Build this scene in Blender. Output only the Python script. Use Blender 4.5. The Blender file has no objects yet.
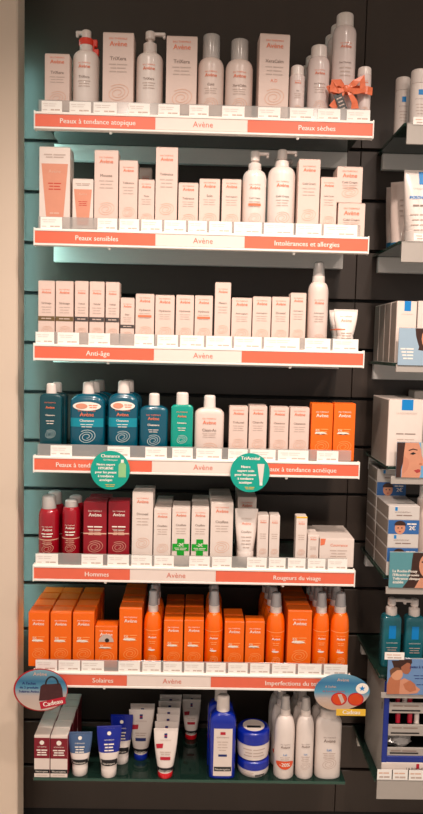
import bpy, math
from mathutils import Matrix, Vector

# ------------------------------------------------------------------ camera
FPX, CAM = 707.935, (0.42777, -1.82713, 1.55)
PITCH, YAW, ROLL = 0.08394, 0.01719, 0.0238
_f = Vector((math.sin(YAW)*math.cos(PITCH), math.cos(YAW)*math.cos(PITCH), -math.sin(PITCH)))
_r0 = Vector((math.cos(YAW), -math.sin(YAW), 0)); _u0 = _r0.cross(_f)
_r = _r0*math.cos(ROLL) + _u0*math.sin(ROLL); _u = -_r0*math.sin(ROLL) + _u0*math.cos(ROLL)
scene = bpy.context.scene
C = scene.collection
cd = bpy.data.cameras.new('camera'); cam = bpy.data.objects.new('camera', cd); C.objects.link(cam)
cd.sensor_fit = 'VERTICAL'; cd.sensor_height = 24; cd.lens = 24*FPX/814; cd.clip_start = 0.01
cam.matrix_world = Matrix(((_r.x, _u.x, -_f.x, CAM[0]), (_r.y, _u.y, -_f.y, CAM[1]), (_r.z, _u.z, -_f.z, CAM[2]), (0, 0, 0, 1)))
scene.camera = cam

def U(px, py, Y):
    """pixel -> (X, Z) on the vertical plane at depth Y"""
    d = _f + _r*((px-211.5)/FPX) - _u*((py-407)/FPX)
    t = (Y-CAM[1])/d.y
    return CAM[0]+t*d.x, CAM[2]+t*d.z
def Yfloor(px, py, z):
    """pixel -> (X, Y) on the horizontal plane at height z"""
    d = _f + _r*((px-211.5)/FPX) - _u*((py-407)/FPX)
    t = (z-CAM[2])/d.z
    return CAM[0]+t*d.x, CAM[1]+t*d.y

# ------------------------------------------------------------------ light
def s2l(c): c /= 255; return c/12.92 if c <= .04045 else ((c+.055)/1.055)**2.4
def RGB(r, g, b): return (s2l(r), s2l(g), s2l(b), 1)
w = bpy.data.worlds.new('shop_ambience'); scene.world = w; w.use_nodes = True
w.node_tree.nodes['Background'].inputs[0].default_value = (1.0, .90, .82, 1)
w.node_tree.nodes['Background'].inputs[1].default_value = .60
def spot(name, loc, tgt, power, size, blend, rad, col):
    l = bpy.data.lights.new(name, 'SPOT'); l.energy = power; l.spot_size = math.radians(size); l.spot_blend = blend
    l.shadow_soft_size = rad; l.color = col
    o = bpy.data.objects.new(name, l); C.objects.link(o); o.location = loc
    o.rotation_euler = (Vector(tgt)-Vector(loc)).to_track_quat('-Z', 'Y').to_euler()
WARM = (1.0, .84, .735)
spot('ceiling_spot', (.16, -.95, 2.86), (.26, .05, .72), 84, 82, 1.0, .05, WARM)
spot('ceiling_spot', (.92, -.95, 2.86), (.66, .05, .72), 94, 82, 1.0, .05, WARM)
spot('ceiling_spot', (1.6, -1.0, 2.86), (1.1, .05, .9), 48, 82, 1.0, .05, WARM)
spot('ceiling_spot', (.0, -2.5, 2.86), (.3, .0, .75), 78, 58, 1.0, .08, WARM)
spot('ceiling_spot', (1.1, -2.5, 2.86), (.7, .0, .75), 86, 58, 1.0, .08, WARM)
vs = scene.view_settings
vs.view_transform = 'Standard'; vs.look = 'None'; vs.gamma = 1; vs.exposure = -0.28; vs.use_curve_mapping = False

# ------------------------------------------------------------------ materials
MATS = {}
def mat(name, rgb, rough=.5, metal=0, spec=.5, coat=0, noise=.05, nscale=40, stretch=(1, 1, 1), bump=0, emit=None):
    if name in MATS: return MATS[name]
    m = bpy.data.materials.new(name); m.use_nodes = True; nt = m.node_tree
    b = nt.nodes['Principled BSDF']
    tc = nt.nodes.new('ShaderNodeTexCoord'); mp = nt.nodes.new('ShaderNodeMapping'); mp.inputs['Scale'].default_value = stretch
    n = nt.nodes.new('ShaderNodeTexNoise'); n.inputs['Scale'].default_value = nscale; n.inputs['Detail'].default_value = 3
    nt.links.new(tc.outputs['Object'], mp.inputs[0]); nt.links.new(mp.outputs[0], n.inputs['Vector'])
    mx = nt.nodes.new('ShaderNodeMix'); mx.data_type = 'RGBA'
    c = RGB(*rgb)
    mx.inputs[6].default_value = tuple(v*(1-noise) for v in c[:3])+(1,)
    mx.inputs[7].default_value = tuple(min(1, v*(1+noise)) for v in c[:3])+(1,)
    nt.links.new(n.outputs['Fac'], mx.inputs[0]); nt.links.new(mx.outputs[2], b.inputs['Base Color'])
    b.inputs['Roughness'].default_value = rough; b.inputs['Metallic'].default_value = metal
    b.inputs['Specular IOR Level'].default_value = spec; b.inputs['Coat Weight'].default_value = coat
    if bump:
        bp = nt.nodes.new('ShaderNodeBump'); bp.inputs['Strength'].default_value = bump; bp.inputs['Distance'].default_value = .002
        nt.links.new(n.outputs['Fac'], bp.inputs['Height']); nt.links.new(bp.outputs[0], b.inputs['Normal'])
    if emit:
        b.inputs['Emission Color'].default_value = RGB(*emit[0]); b.inputs['Emission Strength'].default_value = emit[1]
    MATS[name] = m; return m
def clear(name, tint, body, body_amt, rough=.08, gloss=.5):
    """thin see-through plastic or plate glass: tinted transparency, some body colour, fresnel gloss"""
    if name in MATS: return MATS[name]
    m = bpy.data.materials.new(name); m.use_nodes = True; nt = m.node_tree; nt.nodes.clear()
    o = nt.nodes.new('ShaderNodeOutputMaterial'); t = nt.nodes.new('ShaderNodeBsdfTransparent'); t.inputs[0].default_value = tint
    d = nt.nodes.new('ShaderNodeBsdfDiffuse'); d.inputs[0].default_value = body
    g = nt.nodes.new('ShaderNodeBsdfGlossy'); g.inputs['Roughness'].default_value = rough
    n = nt.nodes.new('ShaderNodeTexNoise'); n.inputs['Scale'].default_value = 60
    f = nt.nodes.new('ShaderNodeFresnel'); f.inputs[0].default_value = 1.45
    ml = nt.nodes.new('ShaderNodeMath'); ml.operation = 'MULTIPLY_ADD'; ml.inputs[1].default_value = .1; ml.inputs[2].default_value = body_amt-.05
    nt.links.new(n.outputs['Fac'], ml.inputs[0])
    a = nt.nodes.new('ShaderNodeMixShader'); b = nt.nodes.new('ShaderNodeMixShader')
    nt.links.new(ml.outputs[0], a.inputs[0]); nt.links.new(t.outputs[0], a.inputs[1]); nt.links.new(d.outputs[0], a.inputs[2])
    nt.links.new(f.outputs[0], b.inputs[0]); nt.links.new(a.outputs[0], b.inputs[1]); nt.links.new(g.outputs[0], b.inputs[2])
    nt.links.new(b.outputs[0], o.inputs[0]); MATS[name] = m; return m
def ramp(name, stops, axis=2, rough=.35):
    """flat print whose colour runs along an axis of the object"""
    m = bpy.data.materials.new(name); m.use_nodes = True; nt = m.node_tree; b = nt.nodes['Principled BSDF']
    tc = nt.nodes.new('ShaderNodeTexCoord'); sp = nt.nodes.new('ShaderNodeSeparateXYZ'); r = nt.nodes.new('ShaderNodeValToRGB')
    nt.links.new(tc.outputs['Generated'], sp.inputs[0]); nt.links.new(sp.outputs[axis], r.inputs[0]); nt.links.new(r.outputs[0], b.inputs['Base Color'])
    e = r.color_ramp.elements
    while len(e) < len(stops): e.new(.5)
    for k, (p, c) in enumerate(stops): e[k].position = p; e[k].color = RGB(*c)
    b.inputs['Roughness'].default_value = rough; MATS[name] = m; return m

CARTON = mat('pale_carton', (228, 203, 191), .45, coat=.1)
CARTON2 = mat('white_carton', (236, 220, 210), .42, coat=.1)
WPLAST = mat('white_plastic', (238, 225, 217), .28, coat=.2, noise=.02)
WCREAM = mat('cream_plastic', (230, 210, 200), .3, coat=.2, noise=.02)
ALUM = mat('white_lacquered_can', (230, 212, 206), .25, coat=.4, noise=.02)
RAIL = mat('white_rail_plastic', (250, 244, 236), .4, noise=.02)
PAPER = mat('ticket_paper', (250, 245, 238), .7, noise=.02)
STRIP = mat('coral_strip', (236, 110, 82), .4, noise=.05)
STRIPW = mat('white_strip', (240, 222, 212), .4, noise=.03)
ORANGE = mat('orange_carton', (252, 110, 12), .4, coat=.15)
ORANGEB = mat('orange_plastic', (255, 110, 8), .25, coat=.4, noise=.02)
CORAL = mat('coral_print', (224, 150, 122), .45)
RED = mat('dark_red_carton', (150, 14, 32), .4, coat=.2)
REDCAN = mat('dark_red_can', (160, 10, 30), .25, coat=.5, noise=.03)
TEALB = mat('teal_bottle', (2, 84, 106), .22, coat=.5, noise=.06)
TEALD = mat('dark_teal_bottle', (4, 66, 76), .22, coat=.5, noise=.06)
GREENB = mat('sea_green_bottle', (0, 158, 138), .22, coat=.5, noise=.05)
TEALL = mat('teal_label', (0, 140, 160), .4)
T_ORG = mat('ink_orange', (236, 124, 86), .5, noise=.02)
T_GRY = mat('ink_grey', (146, 124, 114), .6, noise=.02)
T_LGT = mat('ink_pale_grey', (202, 180, 168), .6, noise=.02)
T_PAL = mat('ink_faint_grey', (222, 210, 202), .6, noise=.02)
T_PCH = mat('ink_peach', (228, 182, 158), .6, noise=.02)
T_WHT = mat('ink_white', (250, 240, 228), .5, noise=.02)
T_PTL = mat('ink_pale_teal', (190, 214, 214), .5, noise=.02)
T_PCO = mat('ink_pale_orange', (255, 178, 104), .5, noise=.02)
T_MAR = mat('ink_maroon', (132, 18, 38), .45, noise=.04)
T_RAIL = mat('ink_pale_red', (220, 120, 98), .5, noise=.02)
T_RED = mat('ink_red', (206, 60, 40), .5, noise=.02)
T_RED2 = mat('ink_sticker_orange', (232, 84, 40), .5, noise=.02)
T_CRM = mat('ink_crimson', (190, 20, 48), .5, noise=.02)
T_BLK = mat('ink_black', (28, 24, 26), .5, noise=.02)
T_BLU = mat('ink_blue', (0, 132, 206), .45, noise=.02)
T_NVY = mat('ink_navy', (22, 40, 110), .45, noise=.02)
T_TEAL = mat('ink_teal', (0, 164, 144), .45, noise=.03)
T_GOLD = mat('olive_band', (112, 88, 52), .4, noise=.1)
T_DARK = mat('charcoal_band', (74, 66, 64), .4, noise=.1)
T_GRN = mat('green_sticker', (16, 164, 40), .4, noise=.03)
T_YEL = mat('ink_yellow', (238, 190, 60), .5, noise=.03)
SKIN = mat('printed_skin', (214, 148, 118), .4, noise=.12, nscale=60)
SKIN2 = mat('printed_tanned_skin', (190, 116, 82), .4, noise=.12, nscale=60)
LIPS = mat('printed_lips', (176, 62, 60), .4)
HAIR = mat('printed_brown_hair', (62, 36, 28), .4, noise=.3, nscale=120)
BLUE = mat('royal_blue_plastic', (8, 38, 160), .25, coat=.5, noise=.03)
NAVY = mat('navy_tube', (12, 34, 150), .3, coat=.3, noise=.03)
SLATE = mat('slate_blue_tube', (70, 98, 138), .35, coat=.3, noise=.03)
REDCAP = mat('bright_red_cap', (222, 18, 34), .3, coat=.3, noise=.02)
REDLOCK = mat('coral_lock_clip', (236, 66, 44), .35, noise=.02)
AQUA = mat('aqua_bottle', (30, 106, 118), .22, coat=.4, noise=.05)
METAL = mat('painted_metal', (244, 240, 234), .5, metal=0, noise=.06, nscale=30, stretch=(1, 1, 30))
GREYP = mat('grey_plastic', (176, 168, 160), .45, noise=.04)
DARKM = mat('dark_slot', (14, 12, 12), .7)
FRAMEB = mat('blue_display_frame', (14, 44, 140), .3, coat=.3)
BLACK = mat('black_plastic', (18, 17, 18), .35)
GLASS = clear('shelf_glass', (.18, .27, .23, 1), (.012, .034, .025, 1), .80, .05)
GLEDGE = mat('glass_edge', (30, 74, 60), .12, coat=.6, noise=.2)
CLEARP = clear('clear_plastic', (.84, .83, .82, 1), (.74, .71, .68, 1), .32, .14)
CLEARC = clear('clear_cap', (.88, .87, .86, 1), (.86, .80, .76, 1), .52, .14)
SMOKE = clear('smoky_cap', (.78, .77, .78, 1), (.72, .70, .71, 1), .46, .15)
SHRINK = clear('shrink_film', (.75, .77, .80, 1), (.60, .61, .64, 1), .40, .15)
WOOD = mat('dark_brown_laminate', (64, 53, 46), .42, noise=.16, nscale=14, stretch=(1, 1, .06))
BEIGE = mat('beige_paint', (226, 206, 186), .75, noise=.02, nscale=5)

# ------------------------------------------------------------------ mesh helpers
class MB:
    def __init__(s): s.v = []; s.f = []
    def add(s, v, f):
        o = len(s.v); s.v += [tuple(p) for p in v]; s.f += [tuple(i+o for i in q) for q in f]; return s
def mesh_of(name, mb, m, smooth=False):
    me = bpy.data.meshes.new(name); me.from_pydata(mb.v, [], mb.f); me.materials.append(m)
    if smooth:
        me.shade_smooth()
        try: me.set_sharp_from_angle(angle=math.radians(38))
        except Exception: pass
    me.update(); return me
def part(name, mb, m, parent=None, smooth=False, kind=None):
    o = bpy.data.objects.new(name, mesh_of(name, mb, m, smooth)); C.objects.link(o); o.parent = parent
    if kind: o['kind'] = kind
    return o
def tag(o, label, cat, group=None, kind=None):
    o['label'] = label; o['category'] = cat
    if group: o['group'] = group
    if kind: o['kind'] = kind
    return o
def thing(name, label, cat, loc, rz=0, group=None):
    o = bpy.data.objects.new(name, None); C.objects.link(o); o.location = loc; o.rotation_euler = (0, 0, rz)
    o.empty_display_size = .02
    return tag(o, label, cat, group)
def copy_tree(o, parent=None):
    c = o.copy(); C.objects.link(c); c.parent = parent
    for ch in [x for x in KIDS.get(o.name, o.children)]: copy_tree(ch, c)
    return c
KIDS = {}
def cbox(x0, x1, y0, y1, z0, z1, b=.0008):
    """chamfered box"""
    mb = MB(); v = []; idx = {}
    for ix, X in enumerate((x0, x1)):
        for iy, Y in enumerate((y0, y1)):
            for iz, Z in enumerate((z0, z1)):
                sx, sy, sz = (1, -1)[ix], (1, -1)[iy], (1, -1)[iz]
                for a in range(3):
                    p = [X+sx*b, Y+sy*b, Z+sz*b]; p[a] = (X, Y, Z)[a]
                    idx[(ix, iy, iz, a)] = len(v); v.append(tuple(p))
    f = []
    for a in range(3):
        o = [k for k in range(3) if k != a]
        for s in (0, 1):
            q = []
            for (i, j) in ((0, 0), (1, 0), (1, 1), (0, 1)):
                k = [0, 0, 0]; k[a] = s; k[o[0]] = i; k[o[1]] = j; q.append(idx[(*k, a)])
            flip = (s == 0) ^ (a == 1)
            f.append(tuple(q[::-1]) if flip else tuple(q))
    for a in range(3):
        o1, o2 = [k for k in range(3) if k != a]
        for i in (0, 1):
            for j in (0, 1):
                k0 = [0, 0, 0]; k1 = [0, 0, 0]; k0[o1] = k1[o1] = i; k0[o2] = k1[o2] = j; k1[a] = 1
                f.append((idx[(*k0, o1)], idx[(*k1, o1)], idx[(*k1, o2)], idx[(*k0, o2)]))
    for ix in (0, 1):
        for iy in (0, 1):
            for iz in (0, 1): f.append((idx[(ix, iy, iz, 0)], idx[(ix, iy, iz, 1)], idx[(ix, iy, iz, 2)]))
    return mb.add(v, f)
def loft(sec, n=28, mb=None, cx=0, cy=0):
    """stack of superellipse sections (z, rx, ry, power)"""
    mb = mb or MB(); v = []; f = []
    for s in sec:
        z, rx, ry = s[:3]; p = s[3] if len(s) > 3 else 2
        for k in range(n):
            t = 2*math.pi*(k+.5)/n; c, q = math.cos(t), math.sin(t)
            v.append((cx+rx*math.copysign(abs(c)**(2/p), c), cy+ry*math.copysign(abs(q)**(2/p), q), z))
    for i in range(len(sec)-1):
        for k in range(n):
            a, b = i*n+k, i*n+(k+1) % n; f.append((a, b, b+n, a+n))
    f.append(tuple(range(n))[::-1]); f.append(tuple(range((len(sec)-1)*n, len(sec)*n)))
    return mb.add(v, f)
def prism(pts, y0, y1, mb=None):
    """polygon in xz, extruded along y"""
    mb = mb or MB(); n = len(pts)
    v = [(x, y0, z) for x, z in pts]+[(x, y1, z) for x, z in pts]
    f = [tuple(range(n)), tuple(range(n, 2*n))[::-1]]+[(k, k+n, (k+1) % n+n, (k+1) % n) for k in range(n)]
    return mb.add(v, f)
def xprofile(pts, x0, x1):
    """polygon in yz, extruded along x"""
    n = len(pts); mb = MB()
    v = [(x0, y, z) for y, z in pts]+[(x1, y, z) for y, z in pts]
    f = [tuple(range(n))[::-1], tuple(range(n, 2*n))]+[(k, (k+1) % n, (k+1) % n+n, k+n) for k in range(n)]
    return mb.add(v, f)
def arc(cx, cz, rx, rz, a0=0, a1=360, n=32):
    return [(cx+rx*math.cos(math.radians(a0+(a1-a0)*k/n)), cz+rz*math.sin(math.radians(a0+(a1-a0)*k/n))) for k in range(n if a1-a0 == 360 else n+1)]

# ------------------------------------------------------------------ print
_tx = {}
def text2d(s):
    if s in _tx: return _tx[s]
    cu = bpy.data.curves.new('t', 'FONT'); cu.body = s; cu.resolution_u = 2; cu.size = 1
    ob = bpy.data.objects.new('t', cu); me = ob.to_mesh()
    v = [(p.co.x, p.co.y) for p in me.vertices]; f = [tuple(p.vertices) for p in me.polygons]
    ob.to_mesh_clear(); bpy.data.objects.remove(ob); bpy.data.curves.remove(cu)
    x0, x1 = min(p[0] for p in v), max(p[0] for p in v)
    _tx[s] = ([(p[0]-(x0+x1)/2, p[1]) for p in v], f, x1-x0); return _tx[s]
class Print:
    """flat print lying on the front of a thing; surf(x,z) gives the y of the front surface"""
    def __init__(s, root, surf, off=.00035): s.root = root; s.surf = surf; s.off = off; s.p = {}
    def mb(s, name, m): return s.p.setdefault((name, m.name), (MB(), m))[0]
    def P(s, x, z, k=1): return (x, s.surf(x, z)-s.off*k, z)
    def text(s, t, x, z, wid, m, hmax=None, name='lettering', k=2, bold=0, rot=0):
        v, f, tw = text2d(t); sc = wid/tw
        if hmax and sc*.7 > hmax: sc = hmax/.7
        zs = 1.0; cr, sr = math.cos(rot), math.sin(rot)
        for d, kk in (((0, k),) if not bold else ((-bold, k), (bold, k+.35))):
            s.mb(name, m).add([s.P(x+(a*cr-b*sr)*sc+d, z+(a*sr+b*cr)*sc*zs, kk) for a, b in v], f)
    def rect(s, x0, x1, z0, z1, m, name='band', k=1, nx=10):
        v = []; f = []
        for i in range(nx+1):
            x = x0+(x1-x0)*i/nx; v += [s.P(x, z0, k), s.P(x, z1, k)]
            if i: f.append((2*i-2, 2*i, 2*i+1, 2*i-1))
        s.mb(name, m).add(v, f)
    def bars(s, x, z, wid, n, dz, m, h, name='small_print', k=2):
        for i in range(n):
            ww = wid*(1, .82, .93, .66, .88)[i % 5]
            s.rect(x-ww/2, x-ww*.12, z-i*dz, z-i*dz+h, m, name, k, 3); s.rect(x-ww*.06, x+ww/2, z-i*dz, z-i*dz+h, m, name, k, 3)
    def poly(s, pts, m, name='printed_shape', k=2):
        s.mb(name, m).add([s.P(x, z, k) for x, z in pts], [tuple(range(len(pts)))])
    def oval(s, cx, cz, rx, rz, m, name='printed_oval', k=2, lo=1, hi=1, nx=16):
        v = []; f = []
        for i in range(nx+1):
            u = -math.cos(math.pi*i/nx); e = max(.02, math.sqrt(max(0, 1-u*u))); v += [s.P(cx+rx*u, cz-rz*lo*e, k), s.P(cx+rx*u, cz+rz*hi*e, k)]
            if i: f.append((2*i-2, 2*i, 2*i+1, 2*i-1))
        s.mb(name, m).add(v, f)
    def swirl(s, cx, cz, rx, rz, m, lw, turns=2.6, name='swirl_emblem', k=2):
        N = 44; v = []; f = []
        for i in range(N+1):
            t = i/N; a = 2.2-2*math.pi*turns*t; r = 1-.78*t
            c, q = math.cos(a), math.sin(a)
            for e in (lw/2, -lw/2):
                X, Z = (rx*r+e)*c, (rz*r+e)*q
                v.append(s.P(cx+X, cz+Z+.12*X, k))
            if i: f.append((2*i-2, 2*i-1, 2*i+1, 2*i))
        s.mb(name, m).add(v, f)
    def done(s):
        for (name, _), (mb, m) in s.p.items(): part(name, mb, m, s.root)
def sec_surf(sec):
    def surf(x, z):
        a, b = sec[0], sec[-1]
        for i in range(len(sec)-1):
            if sec[i][0] <= z <= sec[i+1][0]: a, b = sec[i], sec[i+1]; break
        t = 0 if b[0] == a[0] else min(1, max(0, (z-a[0])/(b[0]-a[0])))
        rx = a[1]+(b[1]-a[1])*t; ry = a[2]+(b[2]-a[2])*t
        p = (a[3] if len(a) > 3 else 2)*(1-t)+(b[3] if len(b) > 3 else 2)*t
        u = min(abs(x)/rx, .99); return -ry*(1-u**p)**(1/p)
    return surf
def pack_print(pr, w, h, name, c1=T_ORG, c2=T_GRY, c3=T_LGT, c4=T_PCH, sw=True, z0=0, head=.84, sub=None, swz=.2, k=1, top=True):
    """the common pack face: small heading, brand word, product name, small print, swirl"""
    lw = max(.0009, w*.022)
    if top: pr.text('EAU THERMALE', 0, z0+h*head+w*.21, w*.58*k, c1)
    pr.text('Avène', 0, z0+h*head, w*.56*k, c1, bold=lw*.18)
    zn = z0+h*(head-.165)
    if name: pr.text(name, 0, zn, w*.6*k, c2, hmax=w*.115, bold=lw*.1)
    pr.bars(0, zn-h*.055, w*.6*k, 3, h*.042, c3, h*.012)
    if sub: pr.text(sub, 0, zn-h*.22, w*.24*k, c1, hmax=w*.1)
    if sw: pr.swirl(0, z0+h*swz, w*.39*k, min(w*.28, h*.15)*k, c4, lw*.85)

# ------------------------------------------------------------------ the room and the shelving wall
W = .85; B = .28
ZS = [2.12534, 1.83919, 1.549, 1.25899, .9697, .680]; ZG = .3745
def struct(name, mb, m, parent=None):
    o = part(name, mb, m, parent)
    if parent is None: o['kind'] = 'structure'
    return o
struct('floor', cbox(-2.5, 3, -4, .6, -.05, 0), mat('floor_tile', (214, 204, 192), .35, nscale=6))
struct('ceiling', cbox(-2.5, 3, -4, .6, 2.95, 3.0), mat('ceiling_paint', (226, 218, 208), .8, nscale=5))
wall = struct('wall_back', cbox(-.9, 2.2, B+.018, B+.06, 0, 2.95, .001), DARKM)
SLOT0, SP = 2.13289, .14529
zed = [2.95]+[SLOT0-SP*i for i in range(15)]
for bx0, bx1 in ((-.45, .8805), (.8825, 2.0)):
    for i in range(len(zed)-1):
        a, b = zed[i+1]+.0045, zed[i]-(.0045 if i else 0)
        part('panel_board', cbox(bx0, bx1, B, B+.0175, a, b, .0012), WOOD, wall)
# pillar on the left with the lit recess behind it
PX0 = -.057
struct('wall_left', cbox(-.9, PX0, .06, .135, 0, 2.95, .004), BEIGE)
led = thing('led_tube', 'teal led tube standing in the recess behind the beige pillar', 'lamp', (-.105, .175, .66))
part('diffuser', loft([(0, .009, .009), (1.70, .009, .009)], 12), mat('teal_led', (80, 200, 200), .4, emit=((146, 205, 204), 36)), led)
part('end_cap', loft([(1.70, .011, .011), (1.715, .011, .011)], 12), GREYP, led)
part('end_cap', loft([(-.66, .011, .011), (0, .011, .011)], 12), GREYP, led)

ORD = ['first', 'second', 'third', 'fourth', 'fifth', 'sixth', 'seventh', 'eighth', 'ninth', 'tenth', 'eleventh', 'twelfth', 'thirteenth', 'fourteenth', 'fifteenth', 'sixteenth']
SHN = ['top', 'second', 'third', 'fourth', 'fifth', 'sixth']
RH = .0425
STR = [  # orange left end px, orange right start px, left words, right words, text centres
    (155.5, 248, 'Peaux à tendance atopique', 'Peaux sèches', 98, 317, 75, 37),
    (155.5, 245, 'Peaux sensibles', 'Intolérances et allergies', 97, 307, 43, 66),
    (154, 242, 'Anti-âge', None, 98, 300, 24, 40),
    (152, 238, 'Peaux à tendance acnéique', 'Peaux à tendance acnéique', 92, 300, 74, 76),
    (130, 216, 'Hommes', 'Rougeurs du visage', 97, 297, 25, 50),
    (127, 211, 'Solaires', 'Imperfections du teint', 103, 294, 22, 62)]
for i, z in enumerate(ZS):
    ym = (113, 231, 346, 458, 568, 675)[i]
    nm = [t for t in (STR[i][2], STR[i][3]) if t]
    lab = ['top glass shelf, coral strips with lettering about atopic and dry skin', 'second glass shelf from top, coral strips about sensitive and allergic skin',
           'third glass shelf from top, coral strip reading Anti-âge', 'fourth glass shelf from top, behind the two teal round signs',
           'fifth glass shelf from top, coral strip reading Hommes', 'sixth glass shelf from top, carrying the orange sun care'][i]
    sh = thing('display_shelf', lab, 'shelf', (0, 0, z), group='shelves of the main bay')
    part('glass_plate', cbox(.012, W-.012, .013, B-.004, -.008, 0, .0006), GLASS, sh)
    rt = thing('price_rail', ['white rail of the top shelf with coral strips about atopic and dry skin', 'white rail of the second shelf with coral strips about sensitive skin', 'white rail of the third shelf with coral strip reading Anti-âge', 'white rail of the fourth shelf crossed by the two teal signs', 'white rail of the fifth shelf with coral strip reading Hommes', 'white rail of the sixth shelf with coral strip reading Solaires'][i], 'rail', (0, 0, z), group='price rails of the main bay')
    prof = [(-.003, 0), (.012, 0), (.012, -RH), (-.003, -RH), (-.0045, -RH+.0015), (-.0045, -RH+.0055), (-.0015, -RH+.0065), (-.0015, -.0065), (-.0045, -.0055), (-.0045, -.0015)]
    part('rail_body', xprofile(prof, .003, W-.003), RAIL, rt)
    for x0, x1 in ((0, .003), (W-.003, W)): part('rail_end_cap', cbox(x0, x1, -.006, .014, -RH-.001, .002, .0007), RAIL, rt)
    xa, xb = U(STR[i][0], ym, 0)[0], U(STR[i][1], ym, 0)[0]
    for x0, x1, m in ((.003, xa, STRIP), (xa+.0006, xb-.0006, STRIPW), (xb, W-.003, STRIP)):
        so = part('printed_strip', cbox(x0, x1, -.0032, -.0014, -RH+.0068, -.0068, .0003), m, rt)
        pr = Print(so, lambda x, zz: -.0032, .0003)
        if m is STRIPW: pr.text('Avène', U((203, 203, 203, 203, 176, 172)[i], ym+8, 0)[0], -RH/2-.006, .05, T_RAIL, hmax=.014)
        else:
            t, cxp, wp = (STR[i][2], STR[i][4], STR[i][6]) if x0 < .1 else (STR[i][3], STR[i][5], STR[i][7])
            if t: pr.text(t, U(cxp, ym+8, 0)[0], -RH/2-.006, wp*.00250, T_WHT, hmax=.0132, bold=.0002)
        pr.done()
    part('ticket_holder', cbox(.010, W-.022, .0045, .0058, 0, .031, .0003), CLEARP, rt)
    part('support_bar', cbox(-.002, W-.015, B-.030, B-.010, -.053, -.0085, .001), METAL, sh)
    for xp in (.19, .66): part('rail_clip', loft([(-RH-.006, .003, .003), (-RH-.004, .004, .004), (-RH, .004, .004)], 10, cx=xp, cy=.004), RAIL, rt)
sh = thing('glass_shelf', 'lowest glass shelf without a rail, carrying tubes and jars', 'shelf', (0, 0, ZG), group='shelves of the main bay')
part('glass_plate', cbox(.0, W, .013, B-.004, -.008, 0, .0006), GLASS, sh)
part('polished_edge', cbox(.0, W, .0108, .0126, -.008, 0, .0005), GLEDGE, sh)
part('support_bar', cbox(.01, W-.015, B-.030, B-.010, -.053, -.0085, .001), METAL, sh)

TK = [[(41, 62), (69, 91), (93, 117), (128, 150), (158, 180), (189, 209), (222, 245), (258, 281), (290, 314), (318, 341), (347, 371)],
      [(40, 62), (97, 117), (119, 139), (141, 162), (164, 186), (188, 207), (209, 232), (234, 262), (264, 294), (296, 322), (324, 358)],
      [(35, 54), (57, 79), (88, 110), (134, 154), (157, 178), (180, 204), (206, 232), (234, 262), (264, 300), (305, 331), (333, 359)],
      [(50, 72), (107, 130), (145, 167), (172, 193), (196, 222), (228, 248), (250, 276), (278, 309), (317, 339)],
      [(35, 58), (81, 103), (107, 129), (131, 152), (154, 174), (189, 210), (212, 232), (247, 267), (269, 286), (288, 306), (308, 326), (328, 348)],
      [(35, 57), (58, 80), (81, 104), (118, 140), (142, 161), (163, 182), (184, 204), (206, 226), (228, 248), (250, 270), (272, 296), (298, 322), (324, 348)]]
for i, row in enumerate(TK):
    for k, (a, b) in enumerate(row):
        ym = ZS[i]; yy = (108, 226, 340, 452, 560, 668)[i]
        xa, xb = U(a, yy, 0)[0], min(U(b, yy, 0)[0], W-.006)
        t = thing('price_ticket', f'white price ticket {ORD[k]} from the left on the {SHN[i]} shelf', 'ticket', ((xa+xb)/2, .0035, ZS[i]), group='price tickets on the shelf rails')
        hw = (xb-xa)/2-.0006
        hh = (.028, .030, .0305, .028, .029, .029)[i]
        part('paper', cbox(-hw, hw, -.0004, .0006, .0002, hh, .0002), PAPER, t)
        pr = Print(t, lambda x, z: -.0004, .0002)
        pr.bars(-hw*.2, hh-.008, hw*1.3, 2, .005, T_PAL, .0014); pr.bars(hw*.35, .005, hw*.9, 1, .004, T_LGT, .0032); pr.rect(-hw*.9, -hw*.45, .005, .0075, T_PAL, 'small_print', 2, 2)
        pr.done()
# ------------------------------------------------------------------ product builders
def V(X, Y, Z):
    d = Vector((X, Y, Z))-Vector(CAM); q = d.dot(_f); return 211.5+FPX*d.dot(_r)/q, 407-FPX*d.dot(_u)/q
YF = .028
class Pl:
    """where a product stands: pixels of its left, right and top edge, shelf height, depth of its front or middle"""
    def __init__(s, x0, x1, yt, zb, Y):
        s.zb, s.Y = zb, Y
        X = U((x0+x1)/2, yt, Y)[0]; yb = V(X, Y, zb)[1]; s.ym = (yt+yb)/2
        a, b = U(x0, s.ym, Y)[0], U(x1, s.ym, Y)[0]
        s.X = (a+b)/2; s.w = b-a; s.h = U((x0+x1)/2, yt, Y)[1]-zb; s.xm = (x0+x1)/2
    def z(s, py): return U(s.xm, py, s.Y)[1]-s.zb
    def dx(s, px): return U(px, s.ym, s.Y)[0]-s.X
    def hw(s, px0, px1): return (U(px1, s.ym, s.Y)[0]-U(px0, s.ym, s.Y)[0])/2
def rears(root, n, dy, kind, handle, group=None, dx=0, first=1):
    for k in range(first, n):
        c = copy_tree(root); c.location.y += dy*k; c.location.x += dx*k+.0007*math.sin(k*2.7+root.location.x*40)
        c.rotation_euler.z += .012*math.sin(k*1.9+root.location.x*70)
        c['label'] = f'{kind} {ORD[k]} in line behind {handle}'
        if group: c['group'] = group
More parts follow.
